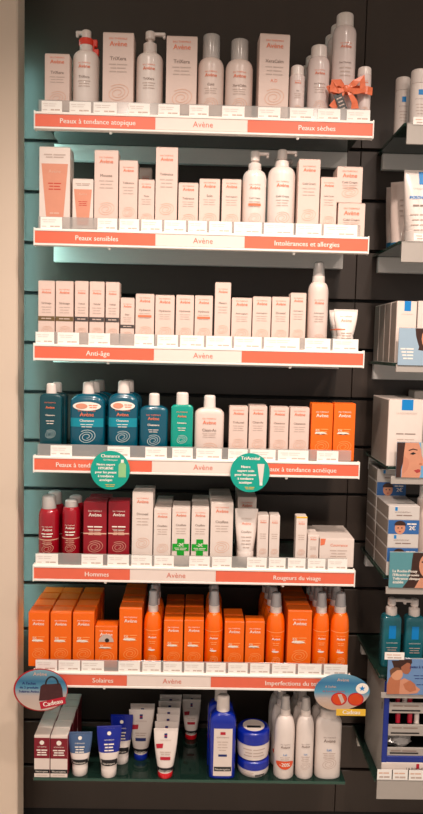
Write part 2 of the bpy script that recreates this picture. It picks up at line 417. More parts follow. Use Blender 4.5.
def carton(x0, x1, yt, row, label, name='', style='pale', d=.046, n=1, handle='', kind='pale carton', Y=YF, oname='cream_carton', group='cartons on the shelves', zb=None, yb=None, rz=0, extra=None, dx=0, sub=None, swz=.28, head=.84, gap=.002):
    zb = ZS[row] if zb is None else zb
    p = Pl(x0, x1, yt, zb, Y); w, h = p.w-.0012, p.h
    if yb is not None: zz = p.z(yb); zb += zz; h -= zz
    t = thing(oname, label, 'carton', (p.X, Y+d/2, zb), rz, group)
    m = {'pale': CARTON, 'white': CARTON2, 'orange': ORANGE, 'red': RED, 'gold': CARTON, 'dark': CARTON, 'tube': CARTON2, 'neu': CARTON2, 'plain': CARTON2}[style]
    bo = part('carton_body', cbox(-w/2, w/2, -d/2, d/2, 0, h-.0016, .0007), m, t)
    part('top_flap', cbox(-w/2+.0008, w/2-.0008, -d/2+.0003, d/2-.0008, h-.0014, h, .0005), m, t)
    pr = Print(bo, lambda x, z: -d/2)
    if style in ('pale', 'white'): pack_print(pr, w, h, name, sub=sub, swz=swz, head=head)
    elif style == 'orange': pack_print(pr, w, h, None, T_WHT, T_WHT, T_PCO, T_PCO, swz=.24, head=.76); pr.poly(arc(-w*.05, h*.475, w*.28, h*.022, n=14), T_WHT, 'photo_motif'); pr.text('50', -w*.2, h*.49, w*.2, T_WHT, hmax=h*.05, name='factor_number')
    elif style == 'red':
        pack_print(pr, w, h, None, T_WHT, T_WHT, T_PCH, T_PCH, swz=.26, head=.76); pr.rect(-w/2, w/2, h*.47, h*.49, T_PCH, 'band', 1, 2); pr.bars(0, h*.58, w*.64, 2, h*.05, T_WHT, h*.02)
    elif style in ('gold', 'dark'):
        pack_print(pr, w, h, name, head=.8, swz=.21); b = {'gold': T_GOLD, 'dark': T_DARK}[style]
        pr.rect(-w/2, w/2, h*.37, h*.44, b, 'band', 3, 2); pr.bars(0, h*.395, w*.6, 1, .01, T_LGT, h*.018, k=4)
    elif style == 'tube':
        pr.poly([(-w*.43, h*.80), (w*.43, h*.80), (w*.28, h*.11), (-w*.26, h*.11)], CORAL, 'printed_tube', 1)
        pr.bars(0, h*.9, w*.7, 2, h*.03, T_LGT, h*.014)
        pr.text('Avène', 0, h*.69, w*.4, T_PCH); pr.bars(0, h*.56, w*.42, 3, h*.035, T_RED, h*.012); pr.bars(0, h*.2, w*.3, 1, .01, T_PCH, h*.02)
    elif style == 'neu':
        pr.rect(-w/2, w/2, h*.45, h*.93, T_MAR, 'label', 1, 2); part('side_print', cbox(w/2-.0002, w/2+.0004, -d/2+.001, d/2-.001, h*.02, h*.97, .0001), T_MAR, bo); pr.rect(-w/2, w/2, h*.10, h*.19, T_BLK, 'band', 1, 2)
        pr.poly(arc(0, h*.82, w*.15, w*.15, n=14), T_WHT, 'flag_emblem'); pr.text('NORVEGIENNE', 0, h*.71, w*.6, T_WHT)
        pr.bars(0, h*.63, w*.7, 3, h*.055, T_WHT, h*.028); pr.text('Neutrogena', 0, h*.125, w*.8, T_WHT, name='brand_word'); pr.bars(0, h*.05, w*.7, 1, .01, T_LGT, h*.01)
    if extra: extra(pr, w, h)
    pr.done()
    if n > 1: rears(t, n, d+gap, kind, handle, group, dx)
    return t
def dome(z0, r0, z1, r1, n=6):
    return [(z0+(z1-z0)*math.sin(math.pi/2*k/n), r1+(r0-r1)*math.cos(math.pi/2*k/n)) for k in range(n+1)]
def rnd(L): return [(z, r, r) for z, r in L]
def foot(r): return [(0, r*.93), (.0015, r*.975), (.004, r)]
def spray_can(x0, x1, yt, row, label, cap, ysh, ycap, name='Eau Thermale', m=None, capm=None, d=None, n=1, handle='', kind='white spray can', style='pale', oname='spray_can', group='spray cans', dy=None, dx=0, Y=YF, zb=None, k=.9, nozzle=False):
    zb = ZS[row] if zb is None else zb
    p = Pl(x0, x1, yt, zb, Y+.025); r = p.w/2-.0006; rc = p.hw(*cap); zc = p.z(ycap); zs = p.z(ysh); h = p.h
    t = thing(oname, label, 'spray', (p.X, Y+r, zb), 0, group)
    body = rnd(foot(r)+dome(zs, r, zc, rc*.96))
    bo = part('can_body', loft(body), m or ALUM, t, True)
    part('cap', loft(rnd([(zc-.001, rc*.9), (zc, rc), (h-.006, rc*.97)]+dome(h-.006, rc*.97, h, rc*.5)[1:])), capm or WPLAST, t, True)
    if nozzle: part('nozzle', loft(rnd([(zc, rc*.45), (h-.02, rc*.42), (h-.012, rc*.3)])), WPLAST, t, True)
    pr = Print(bo, sec_surf(body), .0005); w = r*2*k
    if style == 'pale': pack_print(pr, w*.9, zs, name, swz=.3, head=.83)
    elif style == 'red':
        pack_print(pr, w*.95, zs, None, T_WHT, T_WHT, T_PCH, T_PCH, swz=.3, head=.72); pr.rect(-r*.97, r*.97, zs*.5, zs*.52, T_PCH, 'band', 1, 16); pr.bars(0, zs*.64, w*.6, 2, zs*.06, T_WHT, zs*.025)
    pr.done()
    if n > 1: rears(t, n, dy or 2*r+.003, kind, handle, group, dx)
    return t
def pump_bottle(x0, x1, yt, row, label, neck, ysh, yneck, noz, name, m=None, lock=False, Y=YF, n=1, handle='', kind='white pump bottle', group='pump bottles', dy=None, zb=None, oname='pump_bottle', square=False, hm=None):
    """neck: px of the collar; ysh: shoulder starts, yneck: collar starts; noz: (px of the tip, y)"""
    zb = ZS[row] if zb is None else zb
    p = Pl(x0, x1, yt, zb, Y+.03); r = p.w/2-.0006; rn = p.hw(*neck); zs = p.z(ysh); zn = p.z(yneck); h = p.h
    t = thing(oname, label, 'bottle', (p.X, Y+r, zb), 0, group); pm = hm or WPLAST
    pw = 5 if square else 2
    body = [(z, a, a*(.72 if square else 1), pw) for z, a in foot(r)+dome(zs, r, zn, rn*.9)]
    bo = part('bottle_body', loft(body, 32), m or WPLAST, t, True)
    zt = p.z(noz[1])
    zc = zn+(zt-zn)*.62
    part('collar', loft(rnd([(zn-.002, rn*.92), (zn, rn), (zc, rn*.97), (zc+.003, rn*.7)])), REDLOCK if lock == 'collar' else pm, t, True)
    part('stem', loft(rnd([(zc, rn*.4), (zt, rn*.4)]), 14), pm, t, True)
    hd = MB(); loft(rnd([(zt-.004, rn*.62), (zt-.002, rn*.72), (h-.004, rn*.7)]+dome(h-.004, rn*.7, h, rn*.3)[1:]), 20, hd)
    xt = p.dx(noz[0]); sg = 1 if xt > 0 else -1; nb = cbox(min(sg*rn*.3, xt), max(sg*rn*.3, xt), -.0055, .0055, h-.011, h-.0025, .002)
    tip = cbox(min(xt, xt-sg*.007), max(xt, xt-sg*.007), -.004, .004, h-.017, h-.010, .0015)
    hd.add(nb.v, nb.f); hd.add(tip.v, tip.f)
    part('pump_head', hd, pm, t, True)
    if lock:
        part('lock_ring', loft(rnd([(zt-.012, rn*1.02), (zt-.010, rn*1.1), (zt+.002, rn*1.1), (zt+.004, rn)])), REDLOCK, t, True)
        cl = cbox(rn*.95, rn*.95+.012, -.006, .006, zt-.014, zt+.004, .002); c2 = cbox(rn*1.0, rn*1.0+.015, -.006, .006, zt-.036, zt-.019, .002); c3 = cbox(rn*.98, rn*.98+.004, -.005, .005, zt-.03, zt, .001)
        cl.add(c2.v, c2.f); cl.add(c3.v, c3.f); part('lock_clip', cl, REDLOCK, t)
    pr = Print(bo, sec_surf(body), .0005)
    if square:
        pr.rect(-r*.36, r*.36, zs*.62, zs*.9, T_BLU, 'label', 1, 4); pr.text('LA ROCHE-POSAY', 0, zs*.52, r*1.2, T_WHT); pr.bars(0, zs*.42, r*1.1, 3, zs*.05, T_LGT, zs*.015)
    else: pack_print(pr, r*1.55, zs, name, swz=.3, head=.80, sw=name not in ('TriXera',))
    pr.done()
    if n > 1: rears(t, n, dy or 2*r+.003, kind, handle, group)
    return t
def capped_bottle(x0, x1, yt, row, label, cap, ysh, ycap, name, m=None, capm=None, Y=YF, zb=None, group='lotion bottles', inner=True, oname='lotion_bottle', prints=None, n=1, handle='', kind='white bottle', dy=None):
    zb = ZS[row] if zb is None else zb
    p = Pl(x0, x1, yt, zb, Y+.03); r = p.w/2-.0006; rc = p.hw(*cap); zs = p.z(ysh); zc = p.z(ycap); h = p.h
    t = thing(oname, label, 'bottle', (p.X, Y+r, zb), 0, group)
    body = rnd(foot(r)+dome(zs, r, zc, rc*.92))
    bo = part('bottle_body', loft(body, 32), m or WCREAM, t, True)
    if inner:
        part('pump', loft(rnd([(zc-.001, rc*.7), (zc+(h-zc)*.5, rc*.66), (zc+(h-zc)*.52, rc*.4), (h-.012, rc*.4), (h-.008, rc*.55), (h-.004, rc*.5)])), WPLAST, t, True)
    part('cap', loft(rnd([(zc, rc), (h-.005, rc*.98)]+dome(h-.005, rc*.98, h, rc*.6)[1:])), capm or CLEARC, t, True)
    pr = Print(bo, sec_surf(body), .0005)
    if prints: prints(pr, r, zs)
    else: pack_print(pr, r*1.6, zs, name, swz=.3, head=.8)
    pr.done()
    if n > 1: rears(t, n, dy or 2*r+.003, kind, handle, group)
    return t
def flat_bottle(x0, x1, yt, row, label, cap, ysh, ycap, m, name, n=1, handle='', kind='teal bottle', sticker=False, lab=False, ink=T_WHT, ink1=T_ORG, Y=YF, ratio=.55, dy=None, dx=0, zb=None, group='cleansing bottles', prints=None, oname='cleansing_bottle', capm=None, pw=4.5):
    zb = ZS[row] if zb is None else zb
    p = Pl(x0, x1, yt, zb, Y+.02); r = p.w/2-.0006; ry = r*ratio; rc = p.hw(*cap); zs = p.z(ysh); zc = p.z(ycap); h = p.h
    t = thing(oname, label, 'bottle', (p.X, Y+ry, zb), 0, group)
    body = []
    for z, a in foot(r)+dome(zs, r, zc, rc*.85):
        s = (a-rc*.85)/(r-rc*.85) if r > rc else 1
        body.append((z, a, rc*.8+(ry-rc*.8)*max(0, s) if z >= zs else ry*a/r, 2+(pw-2)*max(0, s)))
    bo = part('bottle_body', loft(body, 40), m, t, True)
    part('cap', loft([(zc-.001, rc*.92, rc*.82), (zc, rc, rc*.9), (h-.006, rc*.95, rc*.85)]+[(z, a, a*.9) for z, a in dome(h-.006, rc*.95, h, rc*.6)[1:]], 24), capm or WPLAST, t, True)
    pr = Print(bo, sec_surf(body), .0006)
    if prints: prints(pr, r, zs)
    else:
        w = r*1.7
        if lab: pr.rect(-r*.93, r*.93, zs*.55, zs*.72, TEALL, 'label', 1, 14)
        v = 0 if sticker else .06
        pr.text('EAU THERMALE', 0, zs*(.85+v), w*.58, ink1); pr.text('Avène', 0, zs*(.755+v), w*.46, ink1, bold=.0003)
        pr.text(name, 0, zs*(.65+v*.6), w*.48, ink, bold=.0002); pr.bars(0, zs*.59, w*.42, 2, zs*.045, ink, zs*.012)
        pr.swirl(0, zs*.36, w*.32, min(zs*.135, w*.24), T_PTL, w*.018)
        pr.bars(0, zs*.06, w*.6, 1, .01, ink, zs*.01)
        if sticker:
            pr.oval(0, zs*.95, r*.8, zs*.085, T_WHT, 'promo_sticker', 3)
            pr.oval(-r*.3, zs*.95, r*.34, zs*.052, CORAL, 'promo_oval', 4); pr.bars(r*.36, zs*.96, r*.5, 2, zs*.04, T_ORG, zs*.016, k=4)
    pr.done()
    if n > 1: rears(t, n, dy or 2*ry+.004, kind, handle, group, dx)
    return t
def sun_spray(x0, x1, yt, row, label, cap, ysh, ycap, n=1, handle='', m=None, capm=None, kind='orange spray bottle', group='sun spray bottles', dx=0, Y=YF, zb=None, ink=None, prints=None, oname='sun_spray_bottle', ink4=None):
    zb = ZS[row] if zb is None else zb
    p = Pl(x0, x1, yt, zb, Y+.022); r = p.w/2-.0006; rc = p.hw(*cap); zs = p.z(ysh); zc = p.z(ycap); h = p.h
    t = thing(oname, label, 'spray', (p.X, Y+r, zb), 0, group)
    body = rnd([(0, r*.93), (.0015, r*.97), (.004, r), (zs*.5, r*.985)]+dome(zs, r, zc, rc*.95))
    bo = part('bottle_body', loft(body, 30), m or ORANGEB, t, True)
    zk = zc+(h-zc)*.3
    part('collar', loft(rnd([(zc-.001, rc*.95), (zc+.001, rc*1.02), (zk, rc*1.0), (zk+.003, rc*.75)])), WPLAST, t, True)
    part('nozzle', loft(rnd([(zk, rc*.62), (h-.018, rc*.5), (h-.016, rc*.6), (h-.005, rc*.52)]), 16), WPLAST, t, True)
    part('cap', loft(rnd([(zk+.001, rc*.98), (h-.005, rc*.8)]+dome(h-.005, rc*.8, h, rc*.4)[1:])), capm or SMOKE, t, True)
    pr = Print(bo, sec_surf(body), .0006); c = ink or T_WHT; c4 = ink4 or T_PCO
    if prints: prints(pr, r, zs)
    else:
        w = r*1.75
        pr.rect(-r*.96, r*.96, zs*.955, zs*.968, T_PCO, 'band', 1, 14)
        pr.text('EAU THERMALE', 0, zs*.86, w*.55, T_PCO); pr.text('Avène', 0, zs*.77, w*.5, c, bold=.0003)
        pr.bars(0, zs*.68, w*.4, 2, zs*.045, T_PCO, zs*.014); pr.oval(-w*.03, zs*.47, w*.22, zs*.02, c, 'photo_motif'); pr.text('50', -w*.12, zs*.485, w*.17, c, name='factor_number')
        pr.swirl(0, zs*.22, w*.3, zs*.12, c4, w*.026)
    pr.done()
    if n > 1: rears(t, n, 2*r+.002, kind, handle, group, dx)
    return t
def tube(xt0, xt1, yt, xb0, xb1, ycap, label, Y, zb, bodym, capm, prints, n=1, dy=.025, handle='', kind='', rz=0, oname='squeeze_tube', group='squeeze tubes', dx=0, upperm=None, split=.5, capband=None):
    """tube standing on its cap: crimped edge on top"""
    p = Pl(xt0, xt1, yt, zb, Y+.02); wt = p.w/2-.0006; h = p.h; rb = p.hw(xb0, xb1); zc = p.z(ycap)
    t = thing(oname, label, 'tube', (p.X, Y+rb, zb), rz, group)
    part('cap', loft(rnd([(0, rb*.93), (.0015, rb*.98), (zc-.002, rb), (zc, rb*.95)])), capm, t, True)
    sec = []
    for k in range(9):
        s = k/8; e = 1-(1-s)**1.6
        sec.append((zc+(h-.006-zc)*s, rb*.97+(wt-rb*.97)*e, max(.0013, rb*.97*(1-s)**.75), 2+s*1.5))
    bo = part('tube_body', loft(sec, 30), bodym, t, True)
    sf = sec_surf(sec)
    if upperm:
        mb = MB(); zz = [zc+(h-.006-zc)*(split+(1-split)*k/8) for k in range(9)]; nn = 30; v = []; f = []
        for z in zz:
            i = min(7, int((z-zc)/(h-.006-zc)*8)); a, b = sec[i], sec[i+1]; q = (z-a[0])/(b[0]-a[0]); rx, ry, pw = [a[j]+(b[j]-a[j])*q for j in (1, 2, 3)]
            for k in range(nn):
                th = 2*math.pi*(k+.5)/nn; c, s = math.cos(th), math.sin(th)
                v.append(((rx+.0003)*math.copysign(abs(c)**(2/pw), c), (ry+.0003)*math.copysign(abs(s)**(2/pw), s), z))
        for i in range(8):
            for k in range(nn): f.append((i*nn+k, i*nn+(k+1) % nn, (i+1)*nn+(k+1) % nn, (i+1)*nn+k))
        part('coloured_sleeve', mb.add(v, f), upperm, t, True)
    part('crimp', cbox(-wt, wt, -.0013, .0013, h-.0065, h, .0004), upperm or bodym, t)
    pr = Print(bo, sf, .0009); prints(pr, wt, h, zc, rb); pr.done()
    if n > 1: rears(t, n, dy, kind, handle, group, dx)
    return t
def neu_tube(col):
    def f(pr, w, h, zc, rb):
        H = h-zc
        if col == 'dark':
            pr.oval(0, zc+H*.84, w*.16, w*.15, T_WHT, 'flag_emblem', 2); pr.text('NORWEGIAN', 0, zc+H*.68, w*.8, T_WHT)
            pr.bars(0, zc+H*.58, w*.8, 3, H*.07, T_WHT, H*.03); pr.rect(-rb*1.05, rb*1.05, zc+H*.10, zc+H*.24, T_BLK, 'band', 1.5, 12); pr.text('Neutrogena', 0, zc+H*.135, rb*1.5, T_WHT, k=3)
        else:
            pr.rect(-w*.12, w*.12, zc+H*.80, zc+H*.90, T_NVY, 'flag_emblem', 1.5, 2); pr.rect(-w*.12, w*.12, zc+H*.84, zc+H*.86, T_CRM, 'flag_emblem', 2.5, 2)
            pr.text('NORVEGIENNE', 0, zc+H*.74, w*.9, T_LGT); pr.poly([(-w*.8, zc+H*.66), (-w*.2, zc+H*.68), (-w*.24, zc+H*.58), (-w*.74, zc+H*.56)], T_CRM, 'red_flash', 2)
            pr.bars(0, zc+H*.48, w*.9, 2, H*.05, T_LGT, H*.016); pr.rect(-w*.42, w*.42, zc+H*.31, zc+H*.38, T_CRM if col == 'red' else T_NVY, 'label', 1.5, 6)
            pr.rect(-rb*1.1, rb*1.1, zc+H*.04, zc+H*.13, T_BLK, 'band', 1.5, 12); pr.text('Neutrogena', 0, zc+H*.055, rb*1.5, T_WHT, k=3, hmax=H*.05)
    return f

# ------------------------------------------------------------------ top shelf
R = 0
carton(44.5, 69.7, 53.6, R, 'small pale carton at the far left end of the top shelf', 'TriXera', d=.04)
pump_bottle(72.7, 99.3, 30, R, 'white pump bottle with coral red lock clip', (79.8, 93.3), 60, 52, (75.5, 41), 'TriXera', lock=True)
carton(102.4, 133.6, 32.4, R, 'tall pale carton between the two pump bottles on the top shelf', 'TriXera', d=.06, swz=.29)
pump_bottle(136, 163.2, 31, R, 'white pump bottle with nozzle turned right, no lock clip, top shelf', (143.2, 157), 62, 54, (164.8, 38), 'TriXera')
carton(165.8, 197, 36, R, 'tall pale carton right of the clipless pump bottle, top shelf', 'TriXera', d=.06, swz=.26)
capped_bottle(197.5, 224, 35, R, 'pale lotion bottle with tall clear cap, left one of the pair', (202, 219.4), 70, 60, 'Cold')
capped_bottle(225, 253, 39.6, R, 'pale lotion bottle with clear dome cap, right one of the pair', (230.4, 248), 71, 61.5, 'XeraCalm', capm=CLEARC)
carton(258, 288.6, 33.8, R, 'tall pale carton turned slightly, left of the spray cans', 'XeraCalm', d=.055, rz=.06, sub='A.D')
spray_can(288.4, 304.2, 67, R, 'smallest white spray can beside the tall top shelf carton', (290, 303), 79, 77, 'Eau', k=.8)
spray_can(306.9, 329.4, 45.7, R, 'medium white spray can in front of its line, top shelf', (311.6, 328), 68, 58.5, n=3, handle='the medium can, top shelf', dx=-.004, dy=.066, kind='white spray can')
spray_can(331.5, 355.6, 13.3, R, 'tallest white spray can, tied with the ribbon bow', (336, 353.3), 36, 27.5, n=4, handle='the ribboned tallest can', dx=-.003, dy=.063, kind='tall white spray can')
spray_can(355.9, 370, 68.8, R, 'slim white can tied beside the tallest spray can', (356.2, 369.7), 78, 77, 'Eau', k=.8)
def ribbon(mb, pts, hw_):
    o = len(mb.v)
    for i, (x, y, z) in enumerate(pts):
        a = pts[max(0, i-1)]; b = pts[min(len(pts)-1, i+1)]; tx, tz = b[0]-a[0], b[2]-a[2]; L = math.hypot(tx, tz) or 1
        h_ = hw_[i] if isinstance(hw_, list) else hw_
        mb.v += [(x-tz/L*h_, y, z+tx/L*h_), (x+tz/L*h_, y-.0015, z-tx/L*h_)]
        if i: k = o+2*i; mb.f.append((k-2, k-1, k+1, k))
bx, bz = U(345, 91, .026); gt = thing('ribbon_bow', 'orange ribbon bow tied round the tall and slim cans', 'ribbon', (bx, .022, bz))
RIB = mat('orange_satin', (240, 116, 74), .3, coat=.3, noise=.3, nscale=90)
def rpart(name, pts, hw_):
    mb = MB(); ribbon(mb, pts, hw_); o = part(name, mb, RIB, gt); md = o.modifiers.new('s', 'SOLIDIFY'); md.thickness = .0008
gt.scale = (1.12, 1, 1.18)
rpart('wrap_band', [(-.040+.004*k, .002-.006*math.sin(math.pi*min(1, k/15)), .0+.002*math.sin(k)) for k in range(16)]+[(.026, .003, .003), (.036, -.003, .002), (.05, -.003, .001), (.062, .003, 0)], .0085)
for sg, ex in ((-1, .030), (1, .036)):
    rpart('bow_loop', [(0, -.008, 0), (sg*ex*.5, -.013, .012), (sg*ex*.95, -.014, .010+.012*(sg > 0)), (sg*ex*1.05, -.012, -.002), (sg*ex*.6, -.016, -.006), (0, -.011, -.001)], [.002, .007, .009, .008, .006, .003])
    rpart('bow_tail', [(0, -.010, 0), (sg*.010, -.012, -.012), (sg*.020, -.010, -.026), (sg*(.022 if sg > 0 else .03), -.008, -.040)], [.002, .005, .007, .009])
part('knot', loft([(-.007, .004, .003), (-.004, .007, .005), (.004, .007, .005), (.007, .004, .003)], 14, cy=-.011), RIB, gt, True)
tx_, tz_ = U(347, 113.5, .008); tg = thing('gift_tag', 'black slanted gift tag hanging from the ribbon bow', 'tag', (tx_+.004, .0095, ZS[0]+.001)); tg.rotation_euler = (0, -.42, 0)
part('card', cbox(-.0105, .0105, -.0006, .0006, 0, .074, .0004), BLACK, tg)
pr = Print(tg, lambda x, z: -.0006, .0003); pr.bars(0, .060, .014, 5, .009, T_LGT, .003); pr.done()

# ------------------------------------------------------------------ second shelf
R = 1
carton(39, 70.2, 146.8, R, 'big carton printed with a large orange tube', 'tube', 'tube', d=.055)
carton(72.2, 93.4, 178.7, R, 'small carton printed with an orange tube, beside the big one', '', 'tube', d=.04)
carton(94, 118.2, 150, R, 'pale carton right of the small orange tube carton', 'Mousse', d=.045)
carton(118.8, 137.6, 160.2, R, 'medium pale carton fourth from the left on the second shelf', 'Tolérance', d=.042)
carton(138, 154.4, 179.4, R, 'short narrow carton in front of a taller dim one', 'Yeux', d=.036)
carton(139, 151.5, 167.5, R, 'dim carton standing behind the short narrow one, second shelf', '', 'pale', d=.04, Y=.16)
carton(155.2, 177.5, 147, R, 'tallest pale carton on the second shelf', 'Tolérance', d=.045)
carton(178, 198.2, 182.6, R, 'short wide carton right of the tallest one, second shelf', 'Tolérance', d=.04)
carton(198.8, 219.8, 178.7, R, 'pale carton second to the left of the coral striped pump bottle', 'Soin', d=.042)
carton(221.4, 241, 179, R, 'pale carton touching the coral striped pump bottle', 'Antirougeurs', d=.04)
striped = pump_bottle(242, 266.2, 151, R, 'white pump bottle with a coral stripe on its label', (248, 261), 180, 171, (268, 160), 'Cold Cream')
_p = Pl(242, 266.2, 151, ZS[1], YF+.03)
pump_bottle(267.4, 295.4, 149, R, 'large white pump bottle without coral stripe, second shelf', (275, 289), 177, 167, (296, 158), 'Cold Cream', n=2, handle='the large one, second shelf', dy=.085)
carton(297.6, 319.6, 159, R, 'tall pale carton right of the large pump bottle, second shelf', 'Cold Cream', d=.05)
carton(320, 336.8, 177, R, 'narrow pale carton beside the two stacked cartons', 'Cold Cream', d=.042)
carton(337.6, 365, 203, R, 'lower of two stacked square cartons', 'Cold Cream', d=.062, head=.66, swz=.25)
_q = Pl(337.6, 365, 203, ZS[1], YF)
carton(336.6, 362.6, 166.6, R, 'upper of two stacked square cartons', 'Cold Cream', d=.06, zb=ZS[1]+_q.h+.0004, head=.7)
st = striped
_r1 = _p.w/2+.0002
prs = Print(st, lambda x, z: -math.sqrt(max(1e-9, _r1*_r1-x*x)), .0004); prs.rect(-.016, .016, _p.z(208), _p.z(205.6), T_ORG, 'stripe', 1, 12); prs.done()

# ------------------------------------------------------------------ third shelf
R = 2
for k, (a, b, y, s, nm) in enumerate([(38, 54.8, 280.6, 'gold', 'Sérénage'), (55.5, 73.4, 281, 'gold', 'Sérénage'), (74.6, 88.4, 281, 'dark', 'Ysthéal'), (89.2, 104.4, 281.5, 'dark', 'Ysthéal'), (105.4, 119.4, 282, 'dark', 'Ysthéal')]):
    carton(a, b, y, R, ['pale carton with olive band at the left end, third shelf', 'olive banded carton second from the left, third shelf', 'first charcoal banded carton, beside the olive banded pair', 'middle one of the three tall charcoal banded cartons', 'last of the three tall charcoal banded cartons'][k], nm, s, d=.04)
carton(120.2, 134.4, 297.7, R, 'short charcoal banded carton', 'Elixir', 'dark', d=.036)
def stripe(pr, w, h): pr.rect(-w*.36, w*.36, h*.555, h*.595, T_ORG, 'stripe', 3, 2)
carton(135.2, 154.2, 293.8, R, 'pale carton with orange stripe right of the short banded one', 'Hydrance', extra=stripe)
carton(154.9, 174.4, 295, R, 'plain pale carton right of the first orange striped one', 'Hydrance')
carton(175.6, 193.8, 295, R, 'plain pale carton left of the second orange striped one', 'Hydrance')
carton(194.4, 212.6, 295.5, R, 'orange striped carton beside the tall narrow one, third shelf', 'Hydrance', extra=stripe)
carton(214.4, 230.6, 282.3, R, 'tall narrow carton in the middle of the third shelf', 'Masque', d=.045)
carton(231.2, 251.6, 297.7, R, 'pale carton right of the tall narrow one, third shelf', 'Antirougeurs')
carton(252.2, 270.8, 296.6, R, 'pale carton second right of the tall narrow one, third shelf', 'Antirougeurs')
carton(271.4, 289.2, 296.8, R, 'pale carton third right of the tall narrow one, third shelf', 'Diroseal')
carton(289.8, 305.8, 292.8, R, 'slim carton touching the white spray bottle, third shelf', 'Antirougeurs')
sun_spray(307.6, 328.4, 261.6, R, 'tall white spray bottle on the third shelf', (312.2, 324.4), 293, 282.5, m=WCREAM, capm=CLEARC, kind='', group='lotion bottles', oname='spray_bottle', prints=lambda pr, r, zs: pack_print(pr, r*1.6, zs, 'Antirougeurs', head=.8))
def cream_tube(pr, w, h, zc, rb):
    pr.text('EAU THERMALE', 0, h*.82, w*1.0, T_ORG); pr.text('Avène', 0, h*.7, w*.9, T_ORG); pr.rect(-w*.9, -w*.1, h*.50, h*.53, T_ORG, 'stripe', 1, 4); pr.bars(0, h*.42, w*.9, 3, h*.06, T_LGT, h*.02)
tube(333.2, 357.4, 309.4, 336.4, 353, 336, 'white tube at the right end of the third shelf', YF, ZS[2], WPLAST, WPLAST, cream_tube, n=2, dy=.045, handle='the end tube, third shelf', kind='white tube', dx=-.004)

# ------------------------------------------------------------------ fourth shelf
R = 3
flat_bottle(40.4, 63, 383, R, 'dark teal bottle at the left end, fourth shelf', (47.8, 58), 397.5, 393, TEALD, 'Cleanance', n=2, handle='the left end one', kind='dark teal bottle', dx=.004, dy=.055, pw=7)
flat_bottle(70.4, 105.6, 381.8, R, 'largest blue teal bottle with promotional sticker', (81.6, 93.4), 403, 393.5, TEALB, 'Cleanance', n=3, handle='the largest one', kind='blue teal bottle', sticker=True, lab=True, dx=.006, dy=.06)
flat_bottle(108.2, 138.6, 380.6, R, 'stickered blue teal bottle behind the round sign about cleansing gel', (118, 130), 402.5, 393, TEALB, 'Cleanance', n=2, handle='the second stickered one', kind='blue teal bottle', sticker=True, lab=True, dx=.006, dy=.06)
flat_bottle(139.6, 168.2, 393, R, 'smaller blue teal bottle without sticker', (148.4, 159.4), 411, 405, TEALB, 'Cleanance')
flat_bottle(170.8, 193.2, 392, R, 'bright sea green bottle', (176, 188.6), 407.5, 404, GREENB, 'Cleanance', pw=7)
flat_bottle(194.4, 224, 395, R, 'white shouldered bottle beside the sea green one', (203.8, 215.8), 414, 407.5, WCREAM, '', prints=lambda pr, r, zs: pack_print(pr, r*1.6, zs, 'Clean-Ac', head=.78), group='lotion bottles', oname='lotion_bottle')
carton(228.8, 247.6, 406.3, R, 'pale carton above the round sign showing a tube', 'TriAcnéal', d=.04)
carton(248.6, 266.8, 406, R, 'second pale carton from the white shouldered bottle, fourth shelf', 'Clean-Ac', d=.04, n=2, handle='that second pale carton', gap=.004)
carton(269.8, 288.4, 407, R, 'third pale carton from the white shouldered bottle, fourth shelf', 'Cleanance', d=.04)
carton(289.4, 309, 407.5, R, 'pale carton touching the orange pair, fourth shelf', 'Cleanance', d=.04)
carton(310.8, 332.6, 403.4, R, 'left orange carton of the fourth shelf pair', '', 'orange', d=.042, oname='sunscreen_carton')
carton(333.2, 355, 403.4, R, 'right orange carton of the fourth shelf pair', '', 'orange', d=.042, oname='sunscreen_carton')

# ------------------------------------------------------------------ fifth shelf
R = 4
spray_can(38.4, 59.4, 495, R, 'larger dark red can at the left end', (42.4, 56.4), 517, 508, m=REDCAN, capm=CLEARC, style='red', n=2, handle='the larger red can', kind='dark red can', dx=.004, oname='shaving_foam_can', group='dark red cans', nozzle=True)
spray_can(62, 80.8, 499, R, 'smaller dark red can beside the larger one', (65.2, 78.4), 514, 506, m=REDCAN, capm=CLEARC, style='red', n=2, handle='the smaller red can', kind='dark red can', dx=.002, oname='shaving_foam_can', group='dark red cans', nozzle=True)
carton(83.2, 106.6, 501.7, R, 'left dark red carton', '', 'red', d=.05, n=2, handle='the left dark red one', kind='dark red carton', oname='shaving_care_carton', dx=.004, gap=.004, group='dark red cartons')
carton(108, 129.4, 501.3, R, 'right dark red carton', '', 'red', d=.05, oname='shaving_care_carton', group='dark red cartons')
carton(131.8, 152.8, 491.5, R, 'tall white carton right of the dark red ones', 'Diroseal', 'white', d=.042, n=2, handle='the tall white one', kind='tall white carton')
carton(153.4, 171, 508.8, R, 'white carton left of the green crossed pair', 'Cicalfate', 'white', d=.04, n=4, handle='the one left of the crosses', kind='white carton')
def cross(pr, w, h):
    z = h*.30; a = w*.46; b = w*.2
    pr.poly([(-a, z-b), (-b, z-b), (-b, z-a*1.05), (b, z-a*1.05), (b, z-b), (a, z-b), (a, z+b), (b, z+b), (b, z+a*1.05), (-b, z+a*1.05), (-b, z+b), (-a, z+b)], T_GRN, 'cross_sticker', 3)
    pr.text('-2€', 0, z+w*.06, w*.36, T_WHT, k=4, bold=.0004); pr.bars(0, z-w*.06, w*.7, 2, w*.09, T_WHT, w*.03, k=4)
carton(171.6, 190, 507.4, R, 'white carton with green cross sticker, left one', 'Cicalfate', 'white', d=.04, extra=cross, n=2, handle='the left crossed one', kind='white carton')
carton(191, 208.8, 507.6, R, 'white carton with green cross sticker, right one', 'Cicalfate', 'white', d=.04, extra=cross, n=4, handle='the right crossed one', kind='white carton')
